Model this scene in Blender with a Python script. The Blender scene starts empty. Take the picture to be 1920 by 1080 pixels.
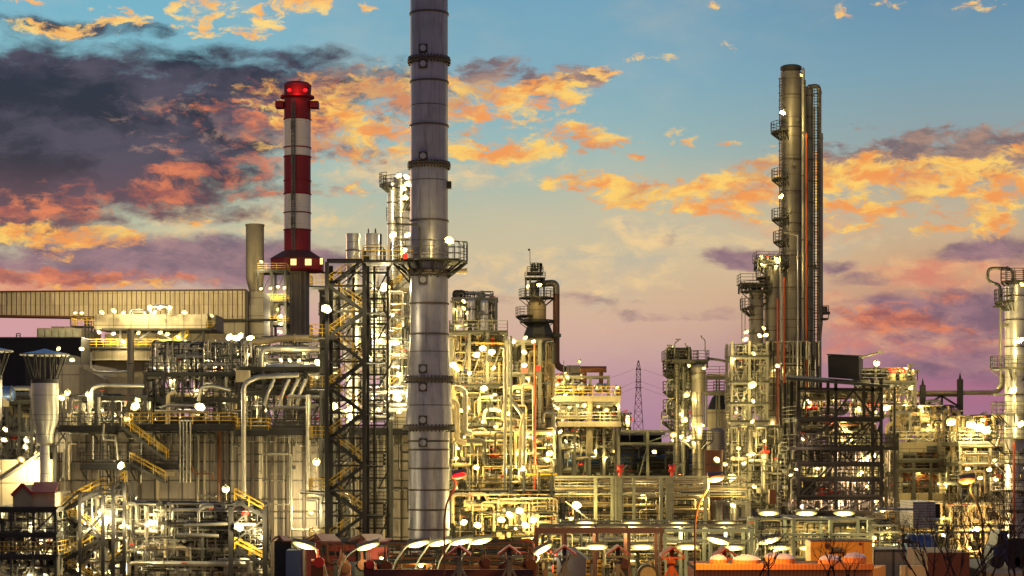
import bpy, math, random
from mathutils import Vector, Matrix
random.seed(7)
SC = bpy.context.scene
COL = SC.collection
PI = math.pi
# ------------------------------------------------------------------ camera
F = 3400.0            # focal length in photo pixels (photo is 1920 wide)
HZ = 830.0            # horizon row
H = 16.0              # eye height in metres
cd = bpy.data.cameras.new("camera"); cam = bpy.data.objects.new("camera", cd); COL.objects.link(cam)
cam.location = (0, 0, H); cam.rotation_euler = (PI/2, 0, 0)
cd.sensor_width = 36.0; cd.lens = 36.0*F/1920; cd.shift_y = (HZ-540)/1920; cd.clip_end = 20000; cd.clip_start = 1
SC.camera = cam
SC.view_settings.view_transform = 'Standard'; SC.view_settings.look = 'None'
SC.view_settings.exposure = 0.0; SC.view_settings.gamma = 1.0
SC.cycles.use_denoising = True; SC.cycles.denoiser = 'OPENIMAGEDENOISE'; SC.cycles.denoising_input_passes = 'RGB_ALBEDO_NORMAL'; SC.cycles.denoising_prefilter = 'ACCURATE'
SC.cycles.max_bounces = 4; SC.cycles.diffuse_bounces = 2; SC.cycles.glossy_bounces = 2
SC.cycles.transmission_bounces = 2; SC.cycles.volume_bounces = 0; SC.cycles.transparent_max_bounces = 6
SC.cycles.sample_clamp_indirect = 4.0; SC.cycles.use_light_tree = True
SC.cycles.caustics_reflective = False; SC.cycles.caustics_refractive = False

def lin(c):
    if max(c) > 1.001: c = [x/255 for x in c]
    return tuple((x/12.92 if x <= .04045 else ((x+.055)/1.055)**2.4) for x in c[:3])+(1,)

# ------------------------------------------------------------------ sky (world)
W = bpy.data.worlds.new("World"); SC.world = W; W.use_nodes = True
def sky_world():
    nt = W.node_tree; nt.nodes.clear(); L = nt.links.new
    def N(t, **k):
        n = nt.nodes.new(t)
        for a, b in k.items(): setattr(n, a, b)
        return n
    def put(sock, v):
        if hasattr(v, 'is_output'): L(v, sock)
        else: sock.default_value = v
    def M(op, a, b=0.0, c=0.0, clamp=False):
        n = N('ShaderNodeMath', operation=op, use_clamp=clamp)
        put(n.inputs[0], a); put(n.inputs[1], b); put(n.inputs[2], c); return n.outputs[0]
    def MR(x, a, b, c=0.0, d=1.0, t='SMOOTHSTEP'):
        n = N('ShaderNodeMapRange', interpolation_type=t); put(n.inputs[0], x)
        for i, v in enumerate((a, b, c, d)): put(n.inputs[i+1], v)
        return n.outputs[0]
    def MIX(f, a, b):
        n = N('ShaderNodeMix', data_type='RGBA'); put(n.inputs[0], f); put(n.inputs[6], a); put(n.inputs[7], b); return n.outputs[2]
    def noise(vec, scale, det=6, rough=.58, dist=0.0, off=(0, 0, 0)):
        v = N('ShaderNodeVectorMath', operation='ADD'); put(v.inputs[0], vec); v.inputs[1].default_value = off
        n = N('ShaderNodeTexNoise', noise_dimensions='3D'); L(v.outputs[0], n.inputs['Vector'])
        n.inputs['Scale'].default_value = scale; n.inputs['Detail'].default_value = det
        n.inputs['Roughness'].default_value = rough; n.inputs['Distortion'].default_value = dist
        return n
    def ramp(x, pts):
        n = N('ShaderNodeValToRGB'); put(n.inputs[0], x); e = n.color_ramp.elements
        while len(e) < len(pts): e.new(0.5)
        for k, (p, c) in enumerate(pts): e[k].position = p; e[k].color = lin(c)
        return n.outputs[0]
    tc = N('ShaderNodeTexCoord'); sx = N('ShaderNodeSeparateXYZ'); L(tc.outputs['Generated'], sx.inputs[0])
    x, y, z = sx.outputs
    az = M('ARCTAN2', x, y)
    el = M('ARCTAN2', z, M('SQRT', M('ADD', M('MULTIPLY', x, x), M('MULTIPLY', y, y))))
    u = M('MULTIPLY', az, 3.4); v = M('MULTIPLY', el, 3.4)       # "kilo-pixels" of arc
    P = N('ShaderNodeCombineXYZ'); L(u, P.inputs[0]); L(v, P.inputs[1])
    def uv(px, py):
        a = math.atan((px-960)/F); e = math.atan((HZ-py)/F*math.cos(a)); return a*3.4, e*3.4
    PS = N('ShaderNodeCombineXYZ'); L(u, PS.inputs[0]); L(M('MULTIPLY', v, 2.0), PS.inputs[1])
    wn = noise(PS.outputs[0], 5.0, 7, .62)
    wv = N('ShaderNodeVectorMath', operation='MULTIPLY_ADD'); L(wn.outputs['Color'], wv.inputs[0])
    wv.inputs[1].default_value = (.13, .06, 0); wv.inputs[2].default_value = (-.065, -.03, 0)
    wp = N('ShaderNodeVectorMath', operation='ADD'); L(P.outputs[0], wp.inputs[0]); L(wv.outputs[0], wp.inputs[1])
    WP = wp.outputs[0]
    wps = N('ShaderNodeVectorMath', operation='MULTIPLY'); L(WP, wps.inputs[0]); wps.inputs[1].default_value = (1, 2.1, 0)
    WPS = wps.outputs[0]
    # base gradients, left / centre / right of the view
    V = MR(v, 0, 1.0, t='LINEAR')
    def r(*pp): return [(max(0, (HZ-py)/1000), c) for py, c in pp]
    left = ramp(V, r((830, (190,142,162)), (700, (206,152,166)), (600, (212,160,160)), (520, (200,178,152)), (430, (186,194,164)), (330, (170,194,180)), (200, (142,188,194)), (100, (128,184,200)), (0, (116,176,200))))
    mid = ramp(V, r((830, (176,136,156)), (700, (194,152,160)), (620, (204,164,158)), (560, (206,176,152)), (480, (192,188,160)), (380, (172,186,170)), (280, (156,186,184)), (160, (132,174,190)), (0, (116,164,188))))
    right = ramp(V, r((830, (150,106,140)), (740, (172,112,136)), (660, (156,112,130)), (580, (190,140,120)), (500, (204,160,122)), (420, (186,172,146)), (300, (150,164,164)), (160, (124,160,176)), (0, (100,142,172))))
    c = MIX(MR(u, -.75, 0.05), left, mid); c = MIX(MR(u, .05, .85), c, right)
    soft = noise(PS.outputs[0], 2.0, 5, .6, off=(3, 7, 1)).outputs['Fac']
    c = MIX(MR(soft, .45, .75, 0, .22), c, lin((230, 205, 170)))
    def blobs(lst):
        acc = None
        for (px, py, rx, ry, w) in lst:
            a, e = uv(px, py)
            d = N('ShaderNodeVectorMath', operation='MULTIPLY_ADD'); L(WP, d.inputs[0])
            kx, ky = 1000/rx, 1000/ry
            d.inputs[1].default_value = (kx, ky, 0); d.inputs[2].default_value = (-a*kx, -e*ky, 0)
            l = N('ShaderNodeVectorMath', operation='LENGTH'); L(d.outputs[0], l.inputs[0])
            m = MR(l.outputs['Value'], 1.35, .25, 0, w)
            acc = m if acc is None else M('MAXIMUM', acc, m)
        return acc
    def layer(c, lst, sc, off, colour, lo=.42, hi=.66, amp=1.5, op=1.0, det=8, rough=.6, far=0.0, vec=None):
        det = min(det, 7)
        n = noise(vec or WPS, sc, det, rough, 0, off).outputs['Fac']
        n2 = noise(WPS, sc*3.1, 4, .6, 0, (off[1], off[2], off[0]+2)).outputs['Fac']
        n = M('MULTIPLY_ADD', M('SUBTRACT', n2, .5), .55, n)
        m = blobs(lst) if lst else None
        if far:
            # the same cloud deck goes on outside the view
            o = MR(M('ABSOLUTE', u), 1.0, 1.5, 0, far)
            m = M('MAXIMUM', m, o)
        s = M('MULTIPLY_ADD', M('SUBTRACT', n, .5), amp, M('MULTIPLY', m, .75))
        k = M('MULTIPLY', MR(s, lo, hi), op)
        k = M('MULTIPLY', k, MR(m, .02, .25))
        return MIX(k, c, colour)
    fine = noise(WPS, 12.0, 7, .62, 0, (5, 1, 2)).outputs['Fac']
    mids = noise(WPS, 5.0, 6, .6, 0, (1, 9, 4)).outputs['Fac']
    FC = MR(fine, .36, .64); MC = MR(mids, .38, .62)
    # warm glow low in the middle of the sunset side
    c = MIX(MR(blobs([(1080,520,620,190,1.0), (1300,430,520,150,.8)]), 0, 1, 0, .34), c, lin((226, 196, 152)))
    # cream veils
    cream = MIX(FC, lin((190, 182, 162)), lin((244, 208, 150)))
    c = layer(c, [(1215,425,150,50,1.0), (1120,490,190,40,.95), (960,520,190,60,.8), (700,320,150,40,.95), (1180,520,220,70,.65), (1500,470,300,70,.5), (420,420,320,70,.8), (300,440,240,40,.8), (900,330,240,70,.5), (620,420,160,60,.5)], 6, (2, 3, 0), cream, .25, .85, 1.8, .85)
    # peach / pink low clouds
    pink = MIX(FC, lin((216, 132, 112)), lin((240, 178, 128)))
    c = layer(c, [(1700,640,320,70,.9), (1800,510,320,50,.95), (1560,560,220,60,.6), (80,530,300,40,1.05), (1300,610,300,40,.4), (1560,440,300,60,.6)], 5, (8, 2, 3), pink, .3, .95, 1.8, .85)
    mauve = MIX(FC, lin((120, 96, 114)), lin((160, 122, 132)))
    c = layer(c, [(330,492,420,58,1.35), (640,500,140,40,.9), (1810,590,290,66,1.2), (1880,690,300,60,.9), (1400,478,95,26,1.0), (1380,492,70,20,.9), (1560,498,70,18,.9), (1620,520,90,20,.8), (1880,470,170,34,1.0), (1050,560,260,26,.6), (1300,585,300,18,.6), (1250,440,60,40,.3)], 6, (4, 4, 8), mauve, .26, .85, 1.4, .9, far=.6)
    # big slate cloud mass
    slate = MIX(MC, lin((44, 42, 58)), lin((84, 75, 92)))
    slate = MIX(MR(v, .54, .38), slate, lin((112, 80, 90)))
    c = layer(c, [(60,230,420,180,1.5), (260,240,340,150,1.35), (-40,330,360,130,1.4), (240,330,300,95,1.2), (430,170,340,80,1.05), (560,150,330,60,1.0), (130,150,420,60,1.1), (60,400,300,50,1.0), (180,55,200,26,.95), (500,115,280,34,.85), (330,395,260,34,.85), (520,355,100,30,.8), (690,130,200,40,.8), (110,92,330,30,.8), (420,330,220,70,.85)], 5, (0, 0, 0), slate, .26, .80, 1.35, .96, far=.5, rough=.64)
    grey = MIX(FC, lin((122, 104, 108)), lin((180, 142, 122)))
    c = layer(c, [(1700,285,270,55,1.15), (1860,290,200,66,1.15), (1760,252,110,26,.95), (1040,150,130,40,1.0), (930,130,120,34,1.0), (700,170,170,60,.8), (400,255,220,90,.7), (1480,320,140,34,.7), (600,250,240,90,.75), (1560,310,160,40,.8)], 9, (2, 8, 5), grey, .38, .85, 2.2, .92)
    # sun-lit clouds
    red = MIX(FC, lin((160, 96, 90)), lin((238, 138, 94)))
    c = layer(c, [(470,230,230,90,.72), (400,330,200,30,.95), (480,312,110,30,1.05), (300,362,180,26,1.05), (150,375,220,24,.95), (60,390,190,30,1.05), (560,200,210,70,.9), (620,355,80,22,1.0), (490,362,80,22,.9), (1640,590,130,28,1.05), (1760,555,100,18,.8), (1720,612,140,24,1.05), (100,518,300,22,1.0), (300,528,180,22,.9), (380,290,160,40,.55), (200,345,260,20,.55)], 10, (9, 5, 1), red, .44, .95, 2.1, .85, rough=.64)
    orange = MIX(MR(fine, .40, .60), lin((244, 156, 84)), lin((255, 208, 108)))
    orange = MIX(M('MULTIPLY', MR(mids, .52, .38), .6), orange, lin((186, 132, 112)))
    c = layer(c, [(650,235,170,85,1.1), (710,175,160,60,1.05), (560,180,170,50,.85), (740,285,130,34,.95), (600,285,160,34,1.0), (905,190,150,50,1.25), (850,170,120,40,1.0), (1030,165,105,36,1.15), (1000,205,110,26,.9), (1050,265,170,38,1.15), (960,285,170,32,1.05), (870,278,120,34,1.05), (1150,272,110,24,.9), (640,355,90,22,.8), (930,240,200,40,.7),
        (1110,345,100,36,1.1), (1210,362,130,40,1.2), (1300,365,150,44,1.2), (1400,345,150,54,1.25), (1340,385,130,34,1.05), (1470,310,150,40,1.0), (1620,340,190,62,1.2), (1750,330,190,60,1.15), (1860,345,170,60,1.15), (1680,390,180,40,.95), (1560,365,160,60,1.1), (1850,395,130,40,1.0), (1900,300,130,40,.9), (1640,420,110,26,.8), (1800,432,110,26,.8), (1440,395,120,26,.8), (1520,420,140,22,.6),
        (60,435,180,34,1.15), (180,440,160,30,1.1), (290,438,110,18,.9), (40,475,130,18,.6), (220,536,190,18,.75), (1280,258,60,22,.8), (1370,268,46,14,.8), (1050,345,50,22,.8), (640,408,30,12,.6), (1200,300,90,22,.6), (350,410,100,20,.5)], 13, (6, 6, 6), orange, .44, .92, 2.3, .95, rough=.6)
    puff = MIX(FC, lin((250, 176, 96)), lin((255, 218, 130)))
    c = layer(c, [(385,20,70,40,1.1), (345,22,46,24,.95), (220,35,80,26,1.05), (80,52,90,18,1.0), (495,18,60,22,1.05), (485,48,60,28,1.05), (310,50,80,18,.85), (170,68,60,16,.85), (195,15,50,16,.85), (390,66,44,16,.9), (580,10,80,26,1.05), (690,16,26,12,.9), (50,2,60,12,.9), (1130,135,50,22,.8), (1360,90,40,14,.75), (1825,8,60,18,.7), (1600,20,60,12,.6), (1670,8,50,14,.7), (1330,8,30,14,.7), (1210,110,80,10,.5)], 15, (3, 1, 7), puff, .46, .86, 2.4, .95)
    # the half of the sky behind the viewer is the dim blue-violet dusk side; so is the zenith
    back = ramp(MR(el, 0, 1.2, t='LINEAR'), [(0, (158, 134, 138)), (.3, (126, 126, 150)), (1, (62, 80, 116))])
    c = MIX(MR(M('ABSOLUTE', az), .7, 1.7), c, back)
    c = MIX(MR(el, .30, .75), c, back)
    c = MIX(MR(el, 0, -.08), c, lin((60, 48, 52)))
    bg = N('ShaderNodeBackground'); L(c, bg.inputs[0]); bg.inputs[1].default_value = 1.0
    out = N('ShaderNodeOutputWorld'); L(bg.outputs[0], out.inputs[0])
sky_world()
W.cycles.sampling_method = 'MANUAL'; W.cycles.sample_map_resolution = 256
# last warm light from just above the horizon, behind and left of the plant
sd = bpy.data.lights.new("sun", 'SUN'); sd.energy = 0.35; sd.angle = math.radians(6); sd.color = (1, .55, .32)
so = bpy.data.objects.new("sun", sd); COL.objects.link(so)
so.rotation_euler = (math.radians(84), 0, math.radians(-150)); so.location = (-200, 300, 80)
# ------------------------------------------------------------------ helpers
def S(Y): return Y/F
def P(px, py, Y): return Vector(((px-960)*Y/F, Y, H+(HZ-py)*Y/F))
def Xm(px, Y): return (px-960)*Y/F
def Zm(py, Y): return H+(HZ-py)*Y/F
class MB:
    def __init__(s): s.v = []; s.f = []
    def quad8(s, c):
        n = len(s.v); s.v += [tuple(p) for p in c]
        for q in ((0,3,2,1),(4,5,6,7),(0,1,5,4),(1,2,6,5),(2,3,7,6),(3,0,4,7)): s.f.append(tuple(n+i for i in q))
        return s
    def box(s, x0, x1, y0, y1, z0, z1):
        return s.quad8([(x0,y0,z0),(x1,y0,z0),(x1,y1,z0),(x0,y1,z0),(x0,y0,z1),(x1,y0,z1),(x1,y1,z1),(x0,y1,z1)])
    def bar(s, a, b, w=.1, h=None):
        """box-section bar from a to b"""
        a = Vector(a); b = Vector(b); h = h or w; d = b-a
        if d.length < 1e-5: return s
        d.normalize(); up = Vector((0,0,1)) if abs(d.z) < .95 else Vector((0,1,0))
        r = d.cross(up).normalized(); u = r.cross(d)
        r = r*w/2; u = u*h/2
        return s.quad8([a-r-u, a+r-u, b+r-u, b-r-u, a-r+u, a+r+u, b+r+u, b-r+u])
    def ibeam(s, a, b, w=.25, h=.3, t=.05):
        """I-section: two flanges and a web"""
        a = Vector(a); b = Vector(b); d = (b-a).normalized()
        up = Vector((0,0,1)) if abs(d.z) < .95 else Vector((0,1,0))
        r = d.cross(up).normalized(); u = r.cross(d)
        for k in (-1, 1):
            o = u*(k*(h/2-t/2)); s._b(a+o, b+o, r*w/2, u*t/2)
        s._b(a, b, r*t/2, u*(h/2-t)); return s
    def _b(s, a, b, r, u): s.quad8([a-r-u, a+r-u, b+r-u, b-r-u, a-r+u, a+r+u, b+r+u, b-r+u])
    def rings(s, rings, cap=True, closed=False):
        n = len(rings[0]); base = len(s.v)
        for r in rings: s.v += [tuple(p) for p in r]
        for i in range(len(rings)-1):
            for j in range(n):
                k = (j+1) % n; o = base+i*n
                s.f.append((o+j, o+k, o+n+k, o+n+j))
        if cap:
            s.f.append(tuple(base+j for j in reversed(range(n))))
            s.f.append(tuple(base+(len(rings)-1)*n+j for j in range(n)))
        return s
    def tube(s, pts, r, n=8, r2=None, cap=True):
        pts = [Vector(p) for p in pts]
        m = len(pts)
        T = []
        for i in range(m):
            if i == 0: t = pts[1]-pts[0]
            elif i == m-1: t = pts[-1]-pts[-2]
            else: t = (pts[i]-pts[i-1]).normalized()+(pts[i+1]-pts[i]).normalized()
            if t.length < 1e-6: t = pts[i]-pts[i-1]
            T.append(t.normalized())
        up = Vector((0,0,1)) if abs(T[0].z) < .9 else Vector((0,1,0))
        a = T[0].cross(up).normalized(); out = []
        for i in range(m):
            a = (a-T[i]*a.dot(T[i]))
            if a.length < 1e-4: a = T[i].orthogonal()
            a.normalize(); b = T[i].cross(a)
            rr = r if r2 is None else r+(r2-r)*i/(m-1)
            if 0 < i < m-1:
                c = max(.5, T[i].dot((pts[i+1]-pts[i]).normalized())); rr = rr/ (c if c > .98 else 1)
            out.append([pts[i]+a*(math.cos(2*PI*j/n)*rr)+b*(math.sin(2*PI*j/n)*rr) for j in range(n)])
        return s.rings(out, cap)
    def lathe(s, cx, cy, prof, n=24, cap=True, a0=0.0):
        return s.rings([[(cx+r*math.cos(a0+2*PI*j/n), cy+r*math.sin(a0+2*PI*j/n), z) for j in range(n)] for (z, r) in prof], cap)
    def sphere(s, c, r, n=12, m=7, sz=1.0):
        c = Vector(c)
        return s.lathe(c.x, c.y, [(c.z-r*sz*math.cos(PI*(i+.15)/(m+.3)), max(.02, r*math.sin(PI*(i+.15)/(m+.3)))) for i in range(m+1)], n)
    def prism(s, poly, y0, y1):
        """poly: (x,z) points, extruded along y"""
        n = len(poly); b = len(s.v)
        s.v += [(x, y0, z) for x, z in poly]+[(x, y1, z) for x, z in poly]
        s.f.append(tuple(b+i for i in range(n))); s.f.append(tuple(b+n+i for i in reversed(range(n))))
        for i in range(n):
            j = (i+1) % n; s.f.append((b+j, b+i, b+n+i, b+n+j))
        return s
    def build(s, name, mat, parent=None, smooth=True):
        me = bpy.data.meshes.new(name)
        o = Vector((0,0,0))
        p = parent
        while p is not None: o = o+p.location; p = p.parent
        me.from_pydata([(x-o.x, y-o.y, z-o.z) for x, y, z in s.v] if parent else s.v, [], s.f)
        me.materials.append(mat)
        if smooth and len(me.polygons):
            me.polygons.foreach_set('use_smooth', [True]*len(me.polygons))
            me.set_sharp_from_angle(angle=math.radians(38))
        me.update()
        ob = bpy.data.objects.new(name, me); COL.objects.link(ob); ob.parent = parent
        return ob
def tag(o, label, cat, group=None, kind=None):
    if label: o['label'] = label
    if cat: o['category'] = cat
    if group: o['group'] = group
    if kind: o['kind'] = kind
    return o
def thing(name, label, cat, loc=(0,0,0), group=None, rz=0.0):
    o = bpy.data.objects.new(name, None); COL.objects.link(o); o.location = loc; o.rotation_euler = (0,0,rz)
    o.empty_display_size = .5
    return tag(o, label, cat, group)
def one(mb, name, mat, label, cat, group=None, smooth=True):
    """a thing that is a single mesh; its origin goes to the middle of its foot"""
    xs = [v[0] for v in mb.v]; ys = [v[1] for v in mb.v]; zs = [v[2] for v in mb.v]
    c = ((min(xs)+max(xs))/2, (min(ys)+max(ys))/2, min(zs))
    mb.v = [(x-c[0], y-c[1], z-c[2]) for x, y, z in mb.v]
    o = mb.build(name, mat, None, smooth); o.location = c
    return tag(o, label, cat, group)
def struct(mb, name, mat):
    o = mb.build(name, mat); o['kind'] = 'structure'; return o
def copy_tree(o, parent=None):
    c = o.copy(); COL.objects.link(c); c.parent = parent
    for ch in o.children: copy_tree(ch, c)
    return c
def dup(root, loc, label=None, group=None, rz=0.0, sc=1.0):
    c = copy_tree(root); c.location = loc; c.rotation_euler = (0,0,rz); c.scale = (sc,)*3
    if label: c['label'] = label
    if group: c['group'] = group
    return c

# ------------------------------------------------------------------ materials
def mat(name, col, rough=.6, metal=0.0, var=.18, vs=.6, grid=None, rust=0.0, streak=0.0, emit=None, estr=0.0, cell=0.0, bump=0.0, rustcol=(120, 66, 30)):
    m = bpy.data.materials.new(name); m.use_nodes = True; nt = m.node_tree; L = nt.links.new
    b = nt.nodes['Principled BSDF']
    def N(t, **k):
        n = nt.nodes.new(t)
        for a, v in k.items(): setattr(n, a, v)
        return n
    def Mt(op, a, b=0.0, c=0.0):
        n = N('ShaderNodeMath', operation=op)
        for i, v in enumerate((a, b, c)):
            if hasattr(v, 'is_output'): L(v, n.inputs[i])
            else: n.inputs[i].default_value = v
        return n.outputs[0]
    def mix(f, a, bb, bt='MIX'):
        n = N('ShaderNodeMix', data_type='RGBA', blend_type=bt)
        for i, v in ((0, f), (6, a), (7, bb)):
            if hasattr(v, 'is_output'): L(v, n.inputs[i])
            else: n.inputs[i].default_value = v
        return n.outputs[2]
    base = lin(col); b.inputs['Roughness'].default_value = rough; b.inputs['Metallic'].default_value = metal
    if emit:
        b.inputs['Base Color'].default_value = base
        b.inputs['Emission Color'].default_value = lin(emit); b.inputs['Emission Strength'].default_value = estr
        m.cycles.emission_sampling = 'NONE'
        return m
    tc = N('ShaderNodeTexCoord'); ob = tc.outputs['Object']
    n1 = N('ShaderNodeTexNoise'); L(ob, n1.inputs['Vector']); n1.inputs['Scale'].default_value = vs; n1.inputs['Detail'].default_value = 5; n1.inputs['Roughness'].default_value = .65
    mr = N('ShaderNodeMapRange'); L(n1.outputs['Fac'], mr.inputs[0]); mr.inputs[1].default_value = .3; mr.inputs[2].default_value = .7; mr.inputs[3].default_value = 1-var; mr.inputs[4].default_value = 1+var*.6
    k = mr.outputs[0]
    if grid:
        gx, gz, gw, gd = grid
        sx = N('ShaderNodeSeparateXYZ'); L(ob, sx.inputs[0]); X, Y_, Z = sx.outputs
        for co, g in ((X, gx), (Z, gz)):
            if not g: continue
            fr = Mt('FRACT', Mt('MULTIPLY', Mt('ADD', co, 500.0), 1/g))
            ln = Mt('LESS_THAN', Mt('ABSOLUTE', Mt('SUBTRACT', fr, .5)), .5-gw/g)   # 1 inside panel
            k = Mt('MULTIPLY', k, Mt('MULTIPLY_ADD', ln, gd, 1-gd))
        if cell:
            cx = N('ShaderNodeCombineXYZ'); L(Mt('FLOOR', Mt('MULTIPLY', Mt('ADD', X, 500.0), 1/(gx or 50))), cx.inputs[0]); L(Mt('FLOOR', Mt('MULTIPLY', Mt('ADD', Z, 500.0), 1/(gz or 50))), cx.inputs[1])
            wn = N('ShaderNodeTexWhiteNoise', noise_dimensions='2D'); L(cx.outputs[0], wn.inputs['Vector'])
            k = Mt('MULTIPLY', k, Mt('MULTIPLY_ADD', wn.outputs['Value'], cell, 1-cell/2))
    c = mix(1.0, base, k, 'MULTIPLY')
    # k is a value: feed it as grey
    if streak or rust:
        mp = N('ShaderNodeMapping'); L(ob, mp.inputs[0]); mp.inputs['Scale'].default_value = (1.6, 1.6, .10)
        n2 = N('ShaderNodeTexNoise'); L(mp.outputs[0], n2.inputs['Vector']); n2.inputs['Scale'].default_value = 1.4; n2.inputs['Detail'].default_value = 6; n2.inputs['Roughness'].default_value = .7
        m2 = N('ShaderNodeMapRange'); L(n2.outputs['Fac'], m2.inputs[0]); m2.inputs[1].default_value = .5; m2.inputs[2].default_value = .72
        if streak: c = mix(Mt('MULTIPLY', m2.outputs[0], streak), c, (base[0]*.35, base[1]*.33, base[2]*.3, 1))
        if rust:
            n3 = N('ShaderNodeTexNoise'); L(mp.outputs[0], n3.inputs['Vector']); n3.inputs['Scale'].default_value = 3.1; n3.inputs['Detail'].default_value = 5
            m3 = N('ShaderNodeMapRange'); L(n3.outputs['Fac'], m3.inputs[0]); m3.inputs[1].default_value = .56; m3.inputs[2].default_value = .70
            c = mix(Mt('MULTIPLY', m3.outputs[0], rust), c, lin(rustcol))
    L(c, b.inputs['Base Color'])
    rr = N('ShaderNodeMapRange'); L(n1.outputs['Fac'], rr.inputs[0]); rr.inputs[3].default_value = max(.05, rough-.12); rr.inputs[4].default_value = min(1, rough+.15); L(rr.outputs[0], b.inputs['Roughness'])
    if bump:
        bp = N('ShaderNodeBump'); bp.inputs['Strength'].default_value = bump; bp.inputs['Distance'].default_value = .06; L(n1.outputs['Fac'], bp.inputs['Height']); L(bp.outputs[0], b.inputs['Normal'])
    return m
G = lambda v: lin((v, v, v))
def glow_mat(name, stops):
    """glow falloff painted into emission: bright middle fading to the rim (by position)"""
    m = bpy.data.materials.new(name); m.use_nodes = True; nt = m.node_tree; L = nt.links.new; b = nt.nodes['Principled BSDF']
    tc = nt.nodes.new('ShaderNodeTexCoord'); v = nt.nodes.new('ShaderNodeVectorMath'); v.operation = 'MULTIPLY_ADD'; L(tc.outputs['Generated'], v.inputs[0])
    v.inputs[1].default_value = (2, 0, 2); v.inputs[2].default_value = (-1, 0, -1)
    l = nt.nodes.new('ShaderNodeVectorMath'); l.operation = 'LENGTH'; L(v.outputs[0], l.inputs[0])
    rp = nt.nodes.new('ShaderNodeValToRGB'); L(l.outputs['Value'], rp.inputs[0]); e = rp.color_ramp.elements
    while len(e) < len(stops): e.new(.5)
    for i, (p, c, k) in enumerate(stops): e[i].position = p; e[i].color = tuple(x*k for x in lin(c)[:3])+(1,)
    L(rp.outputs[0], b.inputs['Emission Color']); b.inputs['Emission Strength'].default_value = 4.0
    b.inputs['Base Color'].default_value = lin((200, 190, 150)); m.cycles.emission_sampling = 'NONE'; return m
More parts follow.
